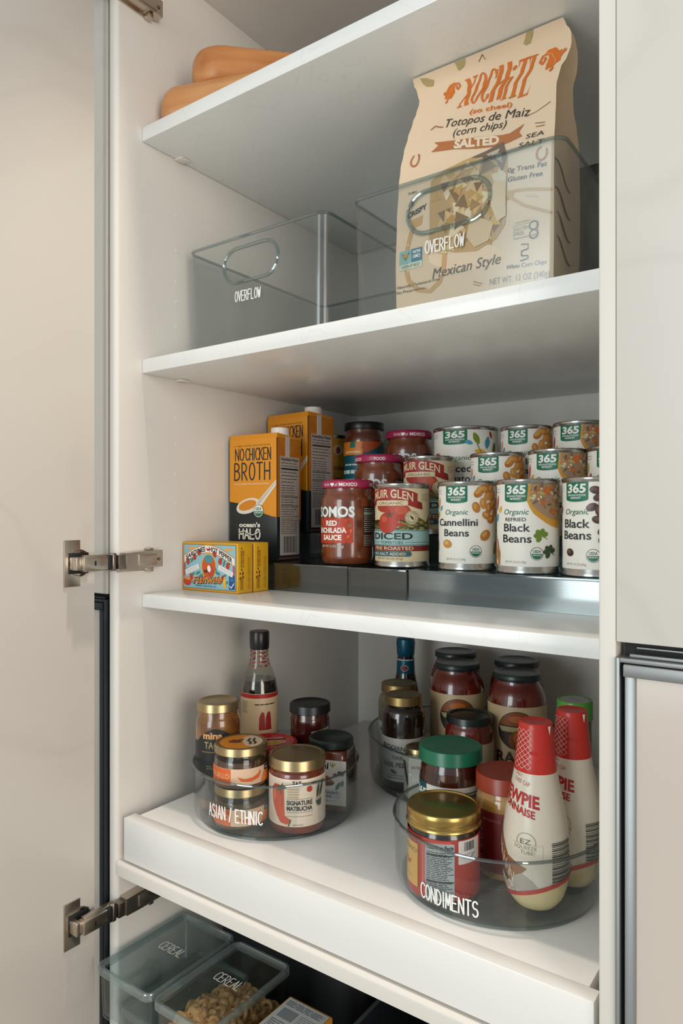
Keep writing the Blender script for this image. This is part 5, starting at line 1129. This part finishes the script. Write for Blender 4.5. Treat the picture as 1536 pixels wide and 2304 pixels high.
t = thing('vinegar_bottle', 'tall dark bottle with blue foil neck at the back', 'bottle', (.1600, .4520, ZT + .0002), rad(30))
b = MB(); b.lathe([(0, .0008), (.025, 0), (.0285, .002), (.029, .006), (.029, .030), (.0275, .060), (.0225, .098), (.0175, .122), (.0150, .132), (.0145, .158), (0, .158)], mat('black_glass', '#12100f', .12, coat=1), 48); b.build('glass_bottle', t)
b = MB(); BLF = mat('blue_foil', '#0e5a72', .3, metal=.3)
b.lathe([(.0157, .1205), (.0166, .1210), (.0155, .150), (.0153, .1515)], BLF, 48); p = Print(b, Cyl(.0160, -90, rf=lambda z: .0166 - (z - .121) * .038)); p.rect(-50, 149, 50, 151.4, ink('#c9c4ba'), 1); p.rect(-50, 121.6, 50, 123.4, ink('#b9b4aa'), 1); p.ell(-2, 136, 7, 5.4, ink('#c9c0b2'), 1); p.ell(-2, 136, 6, 4.4, ink('#8e2a22'), 2); b.build('neck_foil', t)
b = MB(); b.lathe([(.0145, .1560), (.0150, .1565), (.0158, .162), (.0168, .178), (.0160, .1855), (.0135, .1875), (0, .1880)], BLF, 48); b.build('cap', t)
# ================================================================== lower pull-out: cereal containers
ZF = 0.6722
CB = clear('container_plastic', '#f5f9f9', 0.05, 0.05); CR_ = clear('container_rim', '#d5e4e5', 0.07, 0.22, haze=.10, hazecol='#cfe0e1')
def container(x0, y0, z0, W, Dp, H, label, word):
    t = thing('food_container', label, 'container', (x0, y0, z0), 0, 'clear lidded cereal containers'); r = .012; th = .0022
    b = MB(); lp = lambda z, i: rrect(.003 + i, .003 + i, W - .003 - i, Dp - .003 - i, max(r - i, .003), z, 6)
    b.loft([lp(0, .006), lp(.004, .002), lp(H - .011, 0), lp(H - .010, 0), lp(H - .010, th), lp(H - .011, th), lp(.006, th + .002), lp(.004, th + .006)], CB); b.build('container_body', t)
    b = MB(); lo = lambda z, i: rrect(i, i, W - i, Dp - i, max(r - i, .003), z, 6)
    b.loft([lo(H - .0100, .0012), lo(H - .0092, 0), lo(H - .0020, 0), lo(H - .0004, .0008), lo(H, .0022), lo(H - .0002, .0040), lo(H - .0030, .0060), lo(H - .0040, .0085), lo(H - .0080, .0085), lo(H - .0100, .0050)], CR_, False, False)
    b.build('lid_frame', t)
    b = MB(); b.loft([lo(H - .0052, .0080), lo(H - .0036, .0080)], CB); b.build('lid', t)
    if word:
        b = MB(); p = Print(b, Pl((W / 2, Dp * .55, H - .0036), (1, 0, 0), (0, 1, 0)), base=.0004); p.hand(word, 0, -7.5, 15, LETTER, 42, 1.3, 1, sp=.34); b.build('lettering', t)
    return t
container(.0085, -.0830, .7505, .1075, .1530, .0695, 'clear cereal container with nearly empty dark inside, at the far left', 'CEREAL')
container(.0085, -.0500, ZF, .1075, .1500, .0775, 'clear container below the nearly empty cereal container', None)
container(.1210, -.0840, ZF, .0980, .1500, .1478, 'clear cereal container filled with loops', 'CEREAL')
# the loops heaped inside: one uncountable heap
rn = random.Random(21); b = MB(); LP = mottled('oat_loops', '#c18d57', '#d9ac77', 120, rough=.7, bump=.4)
tor = []
for i in range(10):
    for j in range(6):
        a, c = 2 * PI * i / 10, 2 * PI * j / 6; tor.append(((.0062 + .0031 * math.cos(c)) * math.cos(a), (.0062 + .0031 * math.cos(c)) * math.sin(a), .0034 * math.sin(c)))
tf = [[i * 6 + j, ((i + 1) % 10) * 6 + j, ((i + 1) % 10) * 6 + (j + 1) % 6, i * 6 + (j + 1) % 6] for i in range(10) for j in range(6)]
for k in range(620):
    x = rn.uniform(.1360, .2040); y = rn.uniform(-.0690, .0520)
    surf = .770 + .026 * math.exp(-(((x - .165) / .05) ** 2 + ((y + .035) / .07) ** 2)) - .10 * max(0, y - .02)
    z = surf - rn.random() ** 1.6 * .045
    M = Matrix.Translation((x, y, max(z, .69))) @ Matrix.Rotation(rn.uniform(0, 6.28), 4, 'Z') @ Matrix.Rotation(rn.uniform(-1.2, 1.2), 4, 'X')
    b.add(tor, tf, LP, M)
b.box(.1300, -.0750, .6830, .2100, .0570, .7420, LP, bev=.004)
o = b.build('cereal_loops'); o['kind'] = 'stuff'; o['label'] = 'tan oat loops heaped inside the filled cereal container'; o['category'] = 'cereal'
# carton of mix beside it
t = thing('food_box', 'orange box with white printed flap beside the filled cereal container', 'box', (.2510, -.1180, ZF))
b = MB(); b.box(0, 0, 0, .0640, .1400, .1460, ink('#c98a2c', .45), bev=.0016); b.build('box_body', t)
b = MB(); p = Print(b, Pl((0, 0, .1460), (1, 0, 0), (0, 1, 0))); p.rect(2, 2, 61.5, 137, ink('#b9bcbb'), 1); p.lines(5, 124, 59, 134, 4, 1.4, ink('#6a757c'), 2, 3, .1); p.rect(8, 104, 30, 120, ink('#7d868a'), 2); p.lines(34, 104, 58, 120, 5, .8, ink('#6a757c'), 2, 4); p.lines(6, 84, 40, 100, 5, 1.0, ink('#4a5358'), 2, 5); p.lines(6, 20, 58, 78, 16, 1.0, ink('#4a5358'), 2, 6)
p.rect(43, 84, 57, 100, ink('#5a646a'), 2); p.rect(43.6, 84.6, 56.4, 99.4, ink('#b9bcbb'), 3); p.ring(48, 92, 4, 1.2, BLK, 4); p.ring(53, 92, 2.6, 1, BLK, 4); b.build('box_print', t)
# smoked bin behind
t = thing('storage_bin', 'dark smoked bin in the shadow at the bottom edge', 'bin', (.3300, -.0900, ZF))
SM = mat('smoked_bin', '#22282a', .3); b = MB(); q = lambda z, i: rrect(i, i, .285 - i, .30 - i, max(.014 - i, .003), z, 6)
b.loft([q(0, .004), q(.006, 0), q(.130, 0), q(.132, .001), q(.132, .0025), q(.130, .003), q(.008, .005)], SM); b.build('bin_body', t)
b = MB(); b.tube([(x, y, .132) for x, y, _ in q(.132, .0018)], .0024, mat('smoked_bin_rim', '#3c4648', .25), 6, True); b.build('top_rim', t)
t = thing('storage_bin', 'added black filler box darkening the space behind the cereal containers', 'bin', (.0300, .1200, ZF))  # box added only to keep the space under the fixed shelf dark
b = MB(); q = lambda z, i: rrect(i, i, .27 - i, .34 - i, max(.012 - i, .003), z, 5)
b.loft([q(0, .004), q(.006, 0), q(.118, 0), q(.120, .001), q(.120, .003), q(.118, .004), q(.008, .006)], mat('dark_filler', '#161918', .45)); b.build('bin_body', t)
